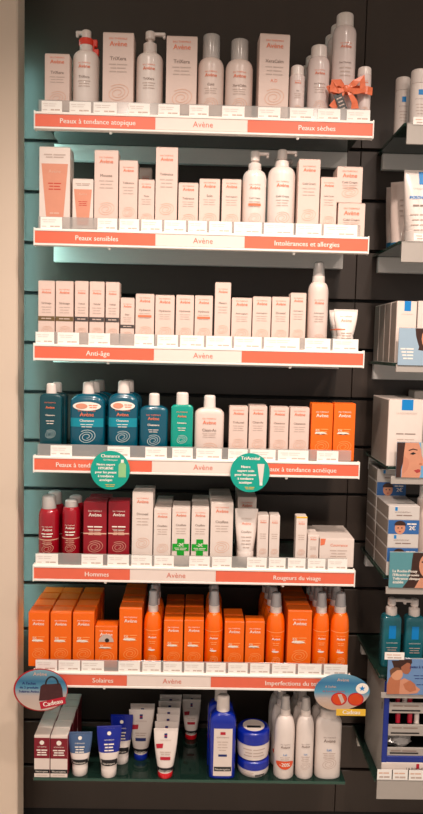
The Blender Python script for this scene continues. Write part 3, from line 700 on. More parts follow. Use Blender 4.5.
carton(210.2, 233, 502.7, R, 'wide white carton left of the white tube, fifth shelf', 'Cicalfate', 'white', d=.046, n=4, handle='the one left of the tube', kind='wide white carton', dx=-.001)
def plain_tube(pr, w, h, zc, rb):
    pr.text('EAU THERMALE', 0, h*.82, w*.9, T_LGT); pr.text('Avène', 0, h*.72, w*.8, T_ORG); pr.text('Cicalfate', 0, h*.58, w*.9, T_GRY); pr.bars(0, h*.5, w*.9, 4, h*.06, T_LGT, h*.015)
tube(234.2, 257.6, 508.6, 237.4, 253.6, 550, 'white tube in the shadow of the round sign showing a tube', YF, ZS[4], WPLAST, WPLAST, plain_tube)
carton(237, 256, 497, R, 'white carton hidden behind the fifth shelf tube', '', 'white', d=.05, Y=.095, n=3, handle='the tube\'s first box', kind='white carton')
carton(257.2, 268.4, 514.8, R, 'narrow white carton right of the tube, left of two', '', 'white', d=.04)
carton(269, 279.6, 515.2, R, 'narrow white carton right of the tube, right of two', '', 'white', d=.04)
carton(295.4, 306.8, 516.4, R, 'narrow white carton with orange top flap standing alone', '', 'white', d=.034, extra=lambda pr, w, h: pr.rect(-w/2, w/2, h*.965, h*.998, T_YEL, 'orange_edge', 1, 2))
carton(307.4, 318.6, 535, R, 'low narrow carton beside the wide low one', '', 'white', d=.05, n=2, handle='the low narrow one', kind='low carton')
def couv(pr, w, h):
    pr.text('Couvrance', w*.06, h*.72, w*.5, T_ORG); pr.bars(w*.05, h*.56, w*.5, 3, h*.1, T_LGT, h*.03); pr.poly([(-w*.48, h*.98), (-w*.33, h*.98), (-w*.36, h*.78), (-w*.48, h*.74)], T_ORG, 'printed_shape', 2)
carton(319.2, 354, 538.4, R, 'wide low white carton at the right end, fifth shelf', '', 'plain', d=.07, extra=couv, n=2, handle='the wide low one', kind='wide low carton')

# ------------------------------------------------------------------ sixth shelf
R = 5
def oc(*a, **k): return carton(*a, style='orange', oname='sunscreen_carton', group='orange sun care cartons', **k)
oc(28.2, 48.8, 612, R, 'orange carton at the far left, sixth shelf', d=.044, gap=.008, n=4, handle='the far left one', kind='orange carton', dx=.001)
oc(50.2, 71.2, 612.4, R, 'orange carton second from left, sixth shelf', d=.044, gap=.008, n=4, handle='the second from left', kind='orange carton')
oc(72.6, 94.2, 612.4, R, 'orange carton third from left, sixth shelf', d=.044, gap=.008, n=4, handle='the third from left', kind='orange carton')
def badge(pr, w, h):
    pr.poly(arc(0, h*.62, w*.34, w*.34, 0, 180, 14), T_LGT, 'printed_dome', 3); pr.poly(arc(w*.04, h*.66, w*.1, w*.1, n=10), T_BLK, 'printed_figure', 4)
oc(94.8, 117.4, 626, R, 'smallest orange carton with a pale dome print', d=.044, extra=badge)
oc(119, 141.8, 608, R, 'tall orange carton left of the first orange spray', d=.044, gap=.008, n=4, handle='the tall one by the first spray', kind='orange carton')
sun_spray(143.6, 162, 590, R, 'first orange spray bottle from the left', (147.6, 157.6), 626, 611, n=3, handle='the first orange spray', dx=.001)
oc(163.4, 182.8, 620, R, 'orange carton just right of the first orange spray', d=.044, gap=.008, n=4, handle='the one right of spray one', kind='orange carton')
oc(183.8, 203.6, 620, R, 'orange carton just left of the second orange spray', d=.044, gap=.008, n=4, handle='the one left of spray two', kind='orange carton')
sun_spray(204.6, 223, 590, R, 'second orange spray bottle from the left', (208.4, 218.8), 627, 611.5, n=4, handle='the second orange spray', dx=.0005)
oc(224.2, 244, 621.5, R, 'orange carton just right of the second orange spray', d=.044, gap=.008, n=2, handle='the one right of spray two', kind='orange carton')
oc(245, 264.4, 621.5, R, 'orange carton just left of the third orange spray', d=.044)
sun_spray(266, 285, 592.5, R, 'third orange spray bottle from the left', (270.2, 281.6), 628, 612, n=4, handle='the third orange spray', dx=-.003)
oc(287.2, 311.4, 610.7, R, 'tall orange carton between the third and fourth sprays', d=.046, gap=.008, n=4, handle='the tall one by the third spray', kind='orange carton')
sun_spray(312.2, 329.2, 591.7, R, 'fourth orange spray bottle from the left', (314.8, 325.4), 627, 612, n=4, handle='the fourth orange spray', dx=-.002)
sun_spray(330.2, 349.2, 592.5, R, 'orange spray bottle at the right end, sixth shelf', (335.2, 346.4), 628, 612, n=4, handle='the right end orange spray', dx=-.002)

# ------------------------------------------------------------------ lowest glass shelf
def ydep(px, py): return Yfloor(px, py, ZG)
for a, b, y, lab, hd, n in ((34, 49.8, 734.8, 'red and white carton at the left end, lowest shelf', 'the left end one', 5), (50.2, 67.6, 735.4, 'red and white carton beside the slate blue tube', 'the one beside the slate tube', 6)):
    carton(a, b, y, 0, lab, '', 'neu', d=.037, zb=ZG, Y=.013, oname='hand_cream_carton', n=n, handle=hd, kind='red and white carton', group='red and white cartons', gap=.002)
tube(68, 92.2, 732, 72.6, 88, 764, 'slate blue and white tube beside the red cartons', .017, ZG, WPLAST, WPLAST, neu_tube('dark'), upperm=SLATE, split=.44, rz=.04)
tube(96.6, 121.4, 726, 101, 116.6, 766, 'royal blue and white tube in front', .0115, ZG, WPLAST, WPLAST, neu_tube('dark'), upperm=NAVY, split=.42, rz=.1)
Y2 = ydep(124, 765)[1]
tube(110.4, 133, 714.5, 116, 130, 754, 'royal blue and white tube behind the front one', Y2, ZG, WPLAST, WPLAST, neu_tube('dark'), upperm=NAVY, split=.42)
Y3 = ydep(141, 761)[1]
tube(128.6, 153.6, 709.5, 133.6, 147.6, 751, 'white tube with a blue cap', Y3, ZG, WPLAST, BLUE, neu_tube('blue'), n=2, dy=.034, handle='the blue capped one', kind='white tube')
tube(153.4, 177.8, 728.6, 157, 172, 769.5, 'white tube with a red cap in front of its line', .0115, ZG, WPLAST, REDCAP, neu_tube('red'), n=6, dy=.038, handle='the front red capped one', kind='white tube', dx=.001)
Y4 = ydep(190, 740)[1]
tube(182, 200.6, 699, 184, 196, 732, 'white red capped tube standing apart near the back', Y4, ZG, WPLAST, REDCAP, neu_tube('red'), n=2, dy=.03, handle='the tube standing apart', kind='white tube')
def bluelab(pr, r, zs):
    pr.rect(-r*.66, r*.72, zs*.06, zs*.93, CARTON2, 'label', 1, 14); pr.rect(-r*.18, r*.2, zs*.82, zs*.87, T_CRM, 'flag_emblem', 2, 3); pr.text('NORVEGIENNE', 0, zs*.76, r*.9, T_GRY); pr.bars(0, zs*.68, r*.8, 4, zs*.05, T_LGT, zs*.014)
    pr.rect(-r*.3, r*.34, zs*.42, zs*.46, T_NVY, 'printed_pill', 2, 4); pr.rect(-r*.6, r*.68, zs*.15, zs*.23, T_BLK, 'band', 2, 8); pr.text('Neutrogena', .001, zs*.17, r*1.1, T_WHT, k=3)
flat_bottle(209, 236, 695.6, 0, 'blue bottle with a white label', (218.4, 231.4), 721, 710.5, BLUE, '', zb=ZG, Y=.016, ratio=.7, prints=bluelab, oname='body_lotion_bottle', n=2, handle='the white labelled one', kind='blue bottle', dx=-.004, group='blue bottles')
def jar(x0, x1, ylt, ylb, yb, label, zb, lidlab):
    p = Pl(x0, x1, ylt, zb, .055); r = p.w/2; zl = p.z(ylb); h = p.h
    t = thing('cream_jar', label, 'jar', (p.X, .018+r, zb), 0, 'cream jars')
    body = rnd([(0, r*.86), (.003, r*.93), (zl*.5, r*.98), (zl, r*.98)])
    bo = part('jar_body', loft(body, 36), WPLAST, t, True)
    part('lid', loft(rnd([(zl, r*.97), (zl+.001, r), (h-.009, r*.99)]+dome(h-.009, r*.99, h, r*.78)[1:]), 36), BLUE, t, True)
    if lidlab:
        lb = part('lid_label', loft(rnd([(h, r*.66), (h+.0006, r*.655)]), 30), CARTON2, t)
        part('label_band', cbox(-r*.42, r*.42, -r*.30, -r*.06, h+.0006, h+.0010, .0001), T_BLK, t)
    pr = Print(bo, sec_surf(body), .0006)
    if lidlab: pr.bars(0, zl*.72, r*1.3, 3, zl*.2, T_LGT, zl*.06)
    else: pr.rect(r*.05, r*.62, zl*.2, zl*.5, T_BLK, 'band', 1, 8); pr.text('Neutrogena', r*.34, zl*.28, r*.5, T_WHT); pr.bars(-r*.4, zl*.7, r*.7, 3, zl*.2, T_LGT, zl*.06)
    pr.done(); return h
hj = jar(237.4, 269.4, 755, 763.5, 777, 'lower of the two stacked blue lidded jars', ZG, False)
jar(237, 270, 727, 739, 754, 'upper of the two stacked blue lidded jars', ZG+hj+.0012, True)
def sticker(pr, r, zs):
    pack_print(pr, r*1.6, zs, 'Lait', head=.72, c1=T_GRY, c2=T_BLU, sw=False); pr.oval(0, zs*.38, r*.84, r*.62, T_RED2, 'discount_sticker', 3, 1, .35); pr.text('-20%', 0, zs*.31, r*1.0, T_WHT, k=4, bold=.0004)
def spr(pr, r, zs): pack_print(pr, r*1.6, zs, 'Lait', head=.72, c1=T_GRY, c2=T_BLU, c4=T_LGT, swz=.3)
sun_spray(274.4, 295.2, 696, 0, 'white spray bottle with an orange discount sticker', (281.6, 291.6), 732, 715, m=WPLAST, zb=ZG, Y=.016, prints=sticker, oname='after_sun_spray', capm=CLEARC, n=3, handle='the stickered one', kind='white spray bottle', dx=-.003, group='white spray bottles')
sun_spray(295.8, 314.2, 697, 0, 'white spray bottle right of the discount stickered one', (299.6, 309.6), 731, 715, m=WPLAST, zb=ZG, Y=.018, prints=spr, oname='after_sun_spray', capm=CLEARC, n=3, handle='the unstickered one', kind='white spray bottle', dx=-.003, group='white spray bottles')
flat_bottle(315, 341.4, 708, 0, 'wide white bottle under the sunglasses sign', (319, 337), 724, 716, WPLAST, '', zb=ZG, Y=.02, ratio=.7, prints=spr, oname='after_sun_bottle', capm=WPLAST, n=2, handle='the wide white one', kind='wide white bottle', dx=-.003, pw=2.6, group='white spray bottles')
# ------------------------------------------------------------------ round signs clipped to the rails
def sign(name, label, px, py, rx, ry, Y, m, zrail, outline=None, rim=None):
    X, Z = U(px, py, Y); k = (Y-CAM[1])/FPX*1.0; rx *= k; ry *= k
    t = thing(name, label, 'sign', (X, Y, Z), group='round signs on the shelf rails')
    pts = outline(rx, ry) if outline else arc(0, 0, rx, ry, n=48)
    if rim:
        part('rim', prism([(x*1.0, z*1.0) for x, z in pts], 0, .0012), rim, t)
        pts = [(x*.955+rx*.02, z*.955) for x, z in pts]
    b = part('card', prism(pts, -.0008, .0008), m, t)
    zr = zrail-.02-Z
    part('clip', cbox(-.004, .004, .0008, -.0046-Y, zr-.012, zr+.012, .0004), CLEARP, t)
    return t, b, rx, ry
def teal_sign(px, py, r, label, head, sub, lines, kind):
    t, b, rx, ry = sign('round_sign', label, px, py, r, r, -.012, T_TEAL, ZS[3])
    pr = Print(b, lambda x, z: -.0008, .0002)
    pr.text(head, 0, rx*.66, rx*.95, T_WHT, bold=.0003)
    if sub: pr.text(sub, 0, rx*.50, rx*.72, T_WHT)
    for i, l in enumerate(lines): pr.text(l, -rx*.22, rx*(.24-.2*i), rx*(.92, 1.0, 1.08, .8, .7)[i], T_WHT, hmax=rx*.13, bold=.0005)
    pr.bars(0, -rx*.76, rx*.5, 2, rx*.08, T_YEL, rx*.03)
    if kind == 'bottle':
        pr.poly([(rx*.42, -rx*.35), (rx*.8, -rx*.35), (rx*.8, rx*.3), (rx*.7, rx*.4), (rx*.52, rx*.4), (rx*.42, rx*.3)], mat('printed_bottle', (150, 200, 140), .4), 'printed_bottle')
        pr.rect(rx*.54, rx*.68, rx*.4, rx*.56, T_WHT, 'printed_cap', 2, 2)
    else:
        pr.poly([(rx*.36, rx*.46), (rx*.72, rx*.46), (rx*.64, -rx*.48), (rx*.5, -rx*.48)], CARTON2, 'printed_tube'); pr.rect(rx*.5, rx*.64, -rx*.64, -rx*.48, T_WHT, 'printed_cap', 2, 2)
    pr.done()
teal_sign(110.3, 470.2, 19.8, 'teal round sign picturing a bottle, left one', 'Cleanance', 'Gel Nettoyant', ['Notre expert', 'HYGIENE', 'pour les peaux', 'à tendance', 'acnéique'], 'bottle')
teal_sign(250, 472.7, 20, 'teal round sign picturing a white tube, right one', 'TriAcnéal', None, ['Notre', 'expert soin', 'pour les peaux', 'à tendance', 'acnéique'], 'tube')
BEACH = ramp('printed_beach', [(0, (206, 186, 172)), (.35, (196, 178, 170)), (.55, (92, 150, 176)), (.72, (52, 112, 146)), (1, (130, 170, 184))])
BEACH2 = ramp('printed_shore', [(0, (200, 166, 140)), (.3, (196, 174, 162)), (.5, (84, 152, 182)), (.75, (54, 118, 160)), (1, (112, 162, 184))])
t, b, rx, ry = sign('round_sign', 'round beach sign picturing a dark bag, at the left end', 40.6, 690, 28, 22.8, -.022, BEACH, ZS[5], rim=mat('red_rim', (176, 24, 30), .4))
pr = Print(b, lambda x, z: -.0008, .0002)
pr.text('Avène', -rx*.02, ry*.68, rx*.5, T_PCH)
for i, l in enumerate(("A l'achat", 'de 2 produits', 'Solaires Avène')): pr.text(l, -rx*.42, ry*(.26-.19*i), rx*(.5, .68, .74)[i], T_NVY, hmax=ry*.13, bold=.0003)
pr.poly([(-rx*.06, -ry*.5), (rx*.84, -ry*.42), (rx*.8, ry*.1), (rx*.72, ry*.34), (rx*.42, ry*.3), (rx*.1, ry*.28), (0, ry*.18)], mat('printed_bag', (72, 34, 36), .4, noise=.3, nscale=120), 'printed_bag')
for k in range(10):
    a0, a1 = math.pi*k/10, math.pi*(k+1)/10; c = (rx*.42, ry*.28)
    pr.poly([(c[0]+rx*.26*math.cos(a0), c[1]+ry*.4*math.sin(a0)), (c[0]+rx*.26*math.cos(a1), c[1]+ry*.4*math.sin(a1)), (c[0]+rx*.20*math.cos(a1), c[1]+ry*.33*math.sin(a1)), (c[0]+rx*.20*math.cos(a0), c[1]+ry*.33*math.sin(a0))], T_BLK, 'printed_handle', 3)
pr.poly([(rx*.02, -ry*.9), (rx*.94, -ry*.62), (rx*.9, -ry*.28), (-rx*.04, -ry*.56)], T_CRM, 'banner', 3); pr.text('Cadeau', rx*.47, -ry*.68, rx*.72, T_WHT, k=4, bold=.0006, rot=.22)
pr.bars(-rx*.5, -ry*.5, rx*.4, 2, ry*.12, T_LGT, ry*.04); pr.done()
def egg(rx, ry): return [(x*(1.0), z*(1-.12*(x/rx))+ry*.04*(x/rx)) for x, z in arc(0, 0, rx, ry, n=44)]
t, b, rx, ry = sign('oval_sign', 'oval beach sign picturing orange sunglasses, at the right end', 342, 692, 29, 19.6, -.022, BEACH2, ZS[5], outline=egg)
pr = Print(b, lambda x, z: -.0008, .0002)
pr.text('Avène', rx*.02, ry*.6, rx*.42, T_PCH, name='sign_heading'); pr.text("A l'achat", -rx*.42, ry*.24, rx*.4, T_PCH); pr.text('de 2 produits Solaires', -rx*.3, ry*.0, rx*.8, T_RED); pr.bars(-rx*.68, -ry*.36, rx*.34, 2, ry*.16, T_LGT, ry*.05)
pr.poly(arc(rx*.72, ry*.22, rx*.23, ry*.3, n=20), T_WHT, 'badge'); pr.poly([(rx*.72+rx*.12*(1, .42)[k % 2]*math.cos(math.pi/2+k*math.pi/5), ry*.22+ry*.17*(1, .42)[k % 2]*math.sin(math.pi/2+k*math.pi/5)) for k in range(10)], T_BLU, 'star', 3)
LENS = mat('printed_lens', (214, 70, 24), .35, noise=.15)
for cx in (-.1, .5): pr.poly(arc(rx*cx, -ry*.38, rx*.29, ry*.36, n=22), T_CRM, 'printed_frame', 2); pr.poly(arc(rx*cx, -ry*.38, rx*.25, ry*.31, n=22), LENS, 'printed_lens', 3)
pr.poly([(-rx*.16, -ry*.12), (-rx*.02, -ry*.1), (rx*.1, -ry*.5), (0, -ry*.64)], T_LGT, 'lens_glint', 4)
pr.done()
part('banner', cbox(-rx*.18, rx*.88, -.0012, -.0002, -ry*1.3, -ry*.93, .0002), T_YEL, t); pb = Print(t, lambda x, z: -.0012, .0003); pb.text('Cadeau', rx*.36, -ry*1.2, rx*.72, T_WHT, hmax=ry*.22, bold=.0004); pb.done()

# ------------------------------------------------------------------ the neighbouring bay on the right
XR0, XR1 = .928, 1.60
ZR = [2.125, 1.832, 1.521, 1.250, .957, .682, .390]
RB = [(125, 144), (241, 262), (365, 372), (477, 484), (588, 594), (694, 698), (780, 799)]
RLAB = ['highest glass shelf of the right bay with grey rail', 'right bay glass shelf holding the blue lettered white tube', 'right bay glass shelf with the pale blue photo card',
        'right bay glass shelf with the woman in profile card', 'right bay glass shelf with stacked small cartons', 'right bay glass shelf carrying the aqua pump bottles', 'lowest right bay glass shelf carrying the blue display stand']
for i, z in enumerate(ZR):
    sh = thing('side_shelf', RLAB[i], 'shelf', (0, 0, z), group='shelves of the right bay')
    part('glass_plate', cbox(XR0, XR1, .001, B-.002, -.008, 0, .0006), GLASS, sh)
    part('polished_edge', cbox(XR0-.0012, XR0-.0002, .001, B-.002, -.008, 0, .0004), GLEDGE, sh)
    part('support_bar', cbox(XR0+.01, XR1, B-.03, B-.010, -.053, -.0085, .001), METAL, sh)
    zt = min(0, U(400, RB[i][0], -.004)[1]-z) if i not in (0, 1) else -.004; zbm = U(400, RB[i][1], -.004)[1]-z
    rl = thing('shelf_rail', RLAB[i].split(' glass')[0].replace('highest', 'highest right').replace('right bay', 'right bay') and ['grey rail of the highest right bay shelf', 'grey rail below the blue lettered white tube', 'narrow grey rail under the pale blue photo card', 'narrow grey rail under the woman in profile card', 'narrow grey rail under the teal photo card', 'narrow grey rail under the mother and baby card', 'tall grey rail at the bottom right corner'][i], 'rail', (0, 0, z), group='rails of the right bay')
    part('rail_face', cbox(.933, XR1, -.006, -.0005, zbm, max(zt, zbm+.012), .0008), GREYP, rl)
    part('rail_lip', cbox(.933, XR1, -.006, .0005, max(zt, zbm+.012), max(zt, zbm+.012)+.002, .0004), GREYP, rl)
def rticket(x0, x1, y0, y1, label, Y=-.0075):
    xa, za = U(x0, y1, Y); xb, zb_ = U(x1, y0, Y)
    t = thing('price_ticket', label, 'ticket', ((xa+xb)/2, Y, za), group='price tickets in the right bay'); hw = (xb-xa)/2; h = zb_-za
    part('paper', cbox(-hw, hw, -.0005, .0005, 0, h, .0002), PAPER, t); pr = Print(t, lambda x, z: -.0005, .0002); pr.bars(-hw*.1, h*.6, hw*1.4, 1, .004, T_PCH, h*.12); pr.bars(0, h*.2, hw*1.4, 1, .004, T_LGT, h*.16); pr.done()
rticket(413, 436, 117.5, 124.5, 'price ticket below the two white cans, right bay'); rticket(413.5, 436, 234, 240.5, 'price ticket below the blue lettered tube')
rticket(384.5, 404.5, 652.5, 659.5, 'price ticket on top of the mother and baby card', Y=-.0095)
rticket(377, 392, 769.5, 779.5, 'left price ticket under the blue display stand'); rticket(392.5, 408, 769.9, 779.9, 'second price ticket under the blue display stand'); rticket(408.5, 424, 770.3, 780.3, 'third price ticket under the blue display stand')

# first and second level
def lrp_can(x0, x1, yt, ycap, Y, label):
    p = Pl(x0, x1, yt, ZR[0], Y+.02); r = p.w/2; zc = p.z(ycap); h = p.h
    t = thing('spray_can', label, 'spray', (p.X, Y+r, ZR[0]), group='white cans of the right bay')
    body = rnd(foot(r)+[(zc-.001, r)]); b = part('can_body', loft(body), WPLAST, t, True)
    part('cap', loft(rnd([(zc, r*.985), (zc+.001, r*1.0), (h-.005, r)]+dome(h-.005, r, h, r*.8)[1:])), WPLAST, t, True)
    pr = Print(b, sec_surf(body), .0005); pr.rect(-r*.28, r*.28, zc*.72, zc*.84, T_BLU, 'label', 1, 4); pr.text('LA ROCHE-POSAY', 0, zc*.62, r*1.2, T_GRY); pr.bars(0, zc*.5, r*1.1, 4, zc*.07, T_LGT, zc*.012); pr.done()
lrp_can(394.6, 409, 78.6, 92, .095, 'white can with blue square, further back'); lrp_can(410.2, 426.6, 70.7, 85, .03, 'white can with blue square, nearer the front')
def lrp_tube(pr, w, h, zc, rb):
    pr.rect(-w*.08, w*.36, h*.80, h*.975, T_BLU, 'blue_block', 1, 4); pr.text('LA ROCHE-POSAY', .004, h*.73, w*1.1, T_LGT); pr.text('POSTHELIOS', .003, h*.6, w*1.5, T_BLU, bold=.0006); pr.bars(0, h*.5, w, 1, .01, T_GRY, h*.02); pr.bars(0, h*.38, w*1.3, 4, h*.07, T_LGT, h*.014)
tube(404, 436, 169, 407, 433, 231, 'large white tube with blue lettering', .03, ZR[1], WPLAST, WPLAST, lrp_tube)
def back_tube(pr, w, h, zc, rb): pr.bars(w*.3, h*.7, w*.8, 4, h*.08, T_LGT, h*.02)
for a, b_, y, Y, rz, lab in ((390, 414, 181, .105, -.5, 'dim white tube turned aside behind the blue lettered one'), (385.5, 409, 186, .185, -.5, 'rearmost white tube near the panel, second right bay shelf')):
    tube(a, b_, y, a-1, b_-6, 243, lab, Y, ZR[1], WCREAM, mat('blue_tube_cap', (30, 110, 150), .3), back_tube, rz=rz)

# third and fourth level
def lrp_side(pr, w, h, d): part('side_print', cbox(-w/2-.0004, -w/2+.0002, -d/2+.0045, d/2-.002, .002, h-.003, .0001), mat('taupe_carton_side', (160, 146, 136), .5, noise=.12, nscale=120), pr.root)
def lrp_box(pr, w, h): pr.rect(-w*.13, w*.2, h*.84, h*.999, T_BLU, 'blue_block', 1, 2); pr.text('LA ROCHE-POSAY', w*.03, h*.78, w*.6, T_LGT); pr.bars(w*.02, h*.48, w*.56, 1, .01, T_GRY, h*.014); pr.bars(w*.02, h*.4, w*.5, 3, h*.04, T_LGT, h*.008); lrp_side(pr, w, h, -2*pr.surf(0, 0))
carton(395.8, 416, 301, 0, 'white carton with blue flap mark, front of its line', '', 'plain', d=.056, zb=ZR[2], Y=.02, n=4, handle='the blue flap mark one', kind='white carton', extra=lrp_box, oname='skin_care_carton', group='right bay cartons', gap=.004)
carton(416.8, 438, 301, 0, 'white carton cut off by the picture edge, right bay third shelf', '', 'plain', d=.056, zb=ZR[2], Y=.02, extra=lrp_box, oname='skin_care_carton', group='right bay cartons')
carton(387.6, 422.6, 399.5, 0, 'big deep white box with a blue square', '', 'plain', d=.17, zb=ZR[3], Y=.012, extra=lrp_box, oname='skin_care_carton', group='right bay cartons')
carton(413, 436, 391, 0, 'pale box standing behind the big deep white box', '', 'plain', d=.06, zb=ZR[3], Y=.2, oname='skin_care_carton', group='right bay cartons')

# fifth level: two stacks of flat cartons
PHOTO = mat('printed_photo_blue', (52, 104, 168), .4, noise=.1)
zst = ZR[4]+.0003
_xa = XR0+.006
def flatbox(X0, X1, Y0, d, z, h, label, child):
    w_ = X1-X0; t = thing('small_carton', label, 'carton', ((X0+X1)/2, Y0+d/2, z), group='stacked small cartons')
    b = part('carton_body', cbox(-w_/2, w_/2, -d/2, d/2, 0, h, .0008), mat('grey_white_carton', (214, 206, 200), .45), t)
    pr = Print(b, lambda x, zz: -d/2)
    if child:
        pr.rect(-w_/2, w_/2, 0, h, PHOTO, 'photo_panel', 1, 2); pr.poly(arc(-w_*.12, h*.42, w_*.17, h*.44, n=18), SKIN, 'printed_face', 2)
        pr.poly(arc(-w_*.12, h*.62, w_*.19, h*.34, 0, 180, 12), HAIR, 'printed_hair', 3); pr.poly(arc(-w_*.18, h*.44, w_*.025, h*.05, n=8), T_BLK, 'printed_eye', 3); pr.poly(arc(-w_*.06, h*.44, w_*.025, h*.05, n=8), T_BLK, 'printed_eye', 3); pr.poly(arc(-w_*.12, h*.18, w_*.04, h*.04, n=8), LIPS, 'printed_lips', 3)
        pr.text('2€', w_*.28, h*.3, w_*.2, T_WHT, bold=.0006); pr.bars(w_*.26, h*.68, w_*.3, 1, .01, T_WHT, h*.1)
    else:
        pr.rect(-w_*.3, -w_*.22, h*.66, h*.92, T_BLU, 'label', 1, 2); pr.text('LA ROCHE-POSAY', -w_*.05, h*.52, w_*.5, T_GRY); pr.bars(w_*.0, h*.3, w_*.5, 1, .01, T_GRY, h*.07)
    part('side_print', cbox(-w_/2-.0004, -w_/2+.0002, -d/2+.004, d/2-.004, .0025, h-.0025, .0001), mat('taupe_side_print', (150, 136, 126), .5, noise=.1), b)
    pr.done()
HB = .0372
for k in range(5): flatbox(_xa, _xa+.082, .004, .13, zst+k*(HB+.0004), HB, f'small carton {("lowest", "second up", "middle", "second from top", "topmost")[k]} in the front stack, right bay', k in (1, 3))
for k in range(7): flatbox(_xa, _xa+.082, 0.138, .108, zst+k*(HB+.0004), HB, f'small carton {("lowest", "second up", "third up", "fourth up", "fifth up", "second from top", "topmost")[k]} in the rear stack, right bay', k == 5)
capped_bottle(416, 438, 484, 0, 'white bottle right of the stacked small cartons', (418, 436), 500, 497, '', zb=ZR[4], Y=.03, capm=WPLAST, inner=False, group='right bay bottles', prints=lambda pr, r, zs: pr.bars(0, zs*.5, r, 3, .01, T_LGT, .002))

# sixth level: aqua pump bottles
pump_bottle(380.4, 400, 597, 0, 'aqua pump bottle with nozzle turned right', (385.4, 396.6), 618, 613, (404, 603), '', m=AQUA, square=True, zb=ZR[5], Y=.045, group='aqua pump bottles')
pump_bottle(403, 422.6, 598, 0, 'aqua pump bottle with nozzle turned left', (408.4, 419.6), 619, 614, (402, 604), '', m=AQUA, square=True, zb=ZR[5], Y=.045, group='aqua pump bottles')

# photo cards standing in the right bay rails
def card(x0, x1, y0, y1, label, bg, draw):
    Y = -.0085; xa, za = U(x0, y1, Y); xb, zb_ = U(x1, y0, Y); w_, h = xb-xa, zb_-za
    t = thing('photo_card', label, 'card', (xa+w_/2, Y, za), group='photo cards of the right bay')
    part('holder', cbox(-w_/2, w_/2, .0012, .0024, -.002, h+.002, .0005), CLEARP, t)
    b = part('card', cbox(-w_/2, w_/2, -.0008, .0008, 0, h, .0003), bg, t); pr = Print(b, lambda x, z: -.0008, .00012)
    def q(px, py): X, Z = U(px, py, Y); return (max(-w_/2, min(w_/2, X-xa-w_/2)), max(0, min(h, Z-za)))
    draw(pr, q); pr.done()
def P(pr, q, m, name, pts, k): pr.poly([q(*a) for a in pts], m, name, k)
def E(pr, q, m, name, cx, cy, rx, ry, k, a0=0, a1=360): P(pr, q, m, name, arc(cx, cy, rx, ry, a0, a1, 18), k)
def face1(pr, q):
    P(pr, q, HAIR, 'printed_hair', [(415.6, 325), (416, 336), (417.5, 342), (419, 347), (418, 350), (424, 351), (446, 351), (449, 340), (448, 325)], 1); E(pr, q, SKIN, 'printed_face', 432, 339, 10.5, 13, 2)
    for cx in (427.5, 436.5): E(pr, q, T_BLK, 'printed_eye', cx, 337, 1.6, .8, 3)
    E(pr, q, LIPS, 'printed_lips', 432, 345, 3, 1, 3)
    for i in range(4): X, Z = q(407+i*.3, 349.5+3.2*i); pr.bars(X, Z, .034-.003*i, 1, .01, T_WHT, .0035)
card(397.5, 452, 329.3, 365, 'pale blue photo card with brown haired woman at its right', mat('printed_pale_blue', (160, 184, 202), .35, noise=.08, nscale=12), face1)
def face2(pr, q):
    P(pr, q, HAIR, 'printed_hair', [(390, 438), (407, 438), (405, 452), (403, 462), (401, 470), (400.5, 482), (390, 482)], 1)
    P(pr, q, SKIN, 'printed_face', [(405.5, 438), (419, 438), (421, 449), (421.5, 455), (424.5, 463), (423.6, 465.5), (420.4, 466), (421, 469), (420.2, 471.5), (420.8, 473), (419, 482), (401, 482), (401.5, 470), (403, 462), (404, 452)], 2)
    P(pr, q, HAIR, 'printed_brow', [(408.5, 450), (413, 448.4), (417.5, 449.6), (417.3, 450.6), (413, 449.6), (408.6, 451)], 3); P(pr, q, T_BLK, 'printed_eye', [(409.5, 454), (413, 452), (416, 453.4), (413, 454.8)], 3)
    P(pr, q, LIPS, 'printed_lips', [(413.6, 470.4), (418, 469), (420.4, 469.8), (420, 472), (416.6, 473)], 3); E(pr, q, SKIN2, 'printed_nostril', 420.3, 464, 1.6, .9, 3); P(pr, q, mat('printed_cheek_tone', (205, 136, 108), .4, noise=.1), 'printed_cheek', [(404, 456), (408, 459), (409, 464), (407, 470), (402.6, 474), (402.8, 464)], 3)
    P(pr, q, mat('printed_beige_wall', (196, 190, 176), .4), 'printed_wall', [(421, 438), (440, 438), (440, 460), (424.5, 462), (421.6, 455), (421.2, 449)], 1)
card(395.6, 432, 443, 477.2, 'photo card of a woman in profile', mat('printed_sky_blue', (110, 172, 214), .35, noise=.05), face2)
def face3(pr, q):
    P(pr, q, HAIR, 'printed_hair', [(413.5, 548), (412, 560), (411, 570), (408, 580), (402, 592), (434, 592), (440, 570), (437, 548)], 1); E(pr, q, SKIN, 'printed_face', 427, 566, 8, 12, 2); P(pr, q, SKIN, 'printed_neck', [(420, 578), (434, 578), (438, 592), (414, 592)], 2)
    for cx in (423, 431): E(pr, q, T_BLK, 'printed_eye', cx, 562, 1.6, .8, 3)
    E(pr, q, LIPS, 'printed_lips', 427, 573, 3, 1, 3)
    for i, (l, w_) in enumerate((('La Roche-Posay', .065), ("l'Efficacité prouvée", .07), ('Tolérance clinique', .072), ('établie', .028))):
        X, Z = q(392.6, 572+3.7*i); pr.text(l, X+w_/2, Z, w_, T_WHT, k=4, bold=.0003)
card(388.4, 446, 553.2, 587.4, 'teal photo card with four lines of white text', mat('printed_teal', (92, 150, 158), .35, noise=.08, nscale=12), face3)
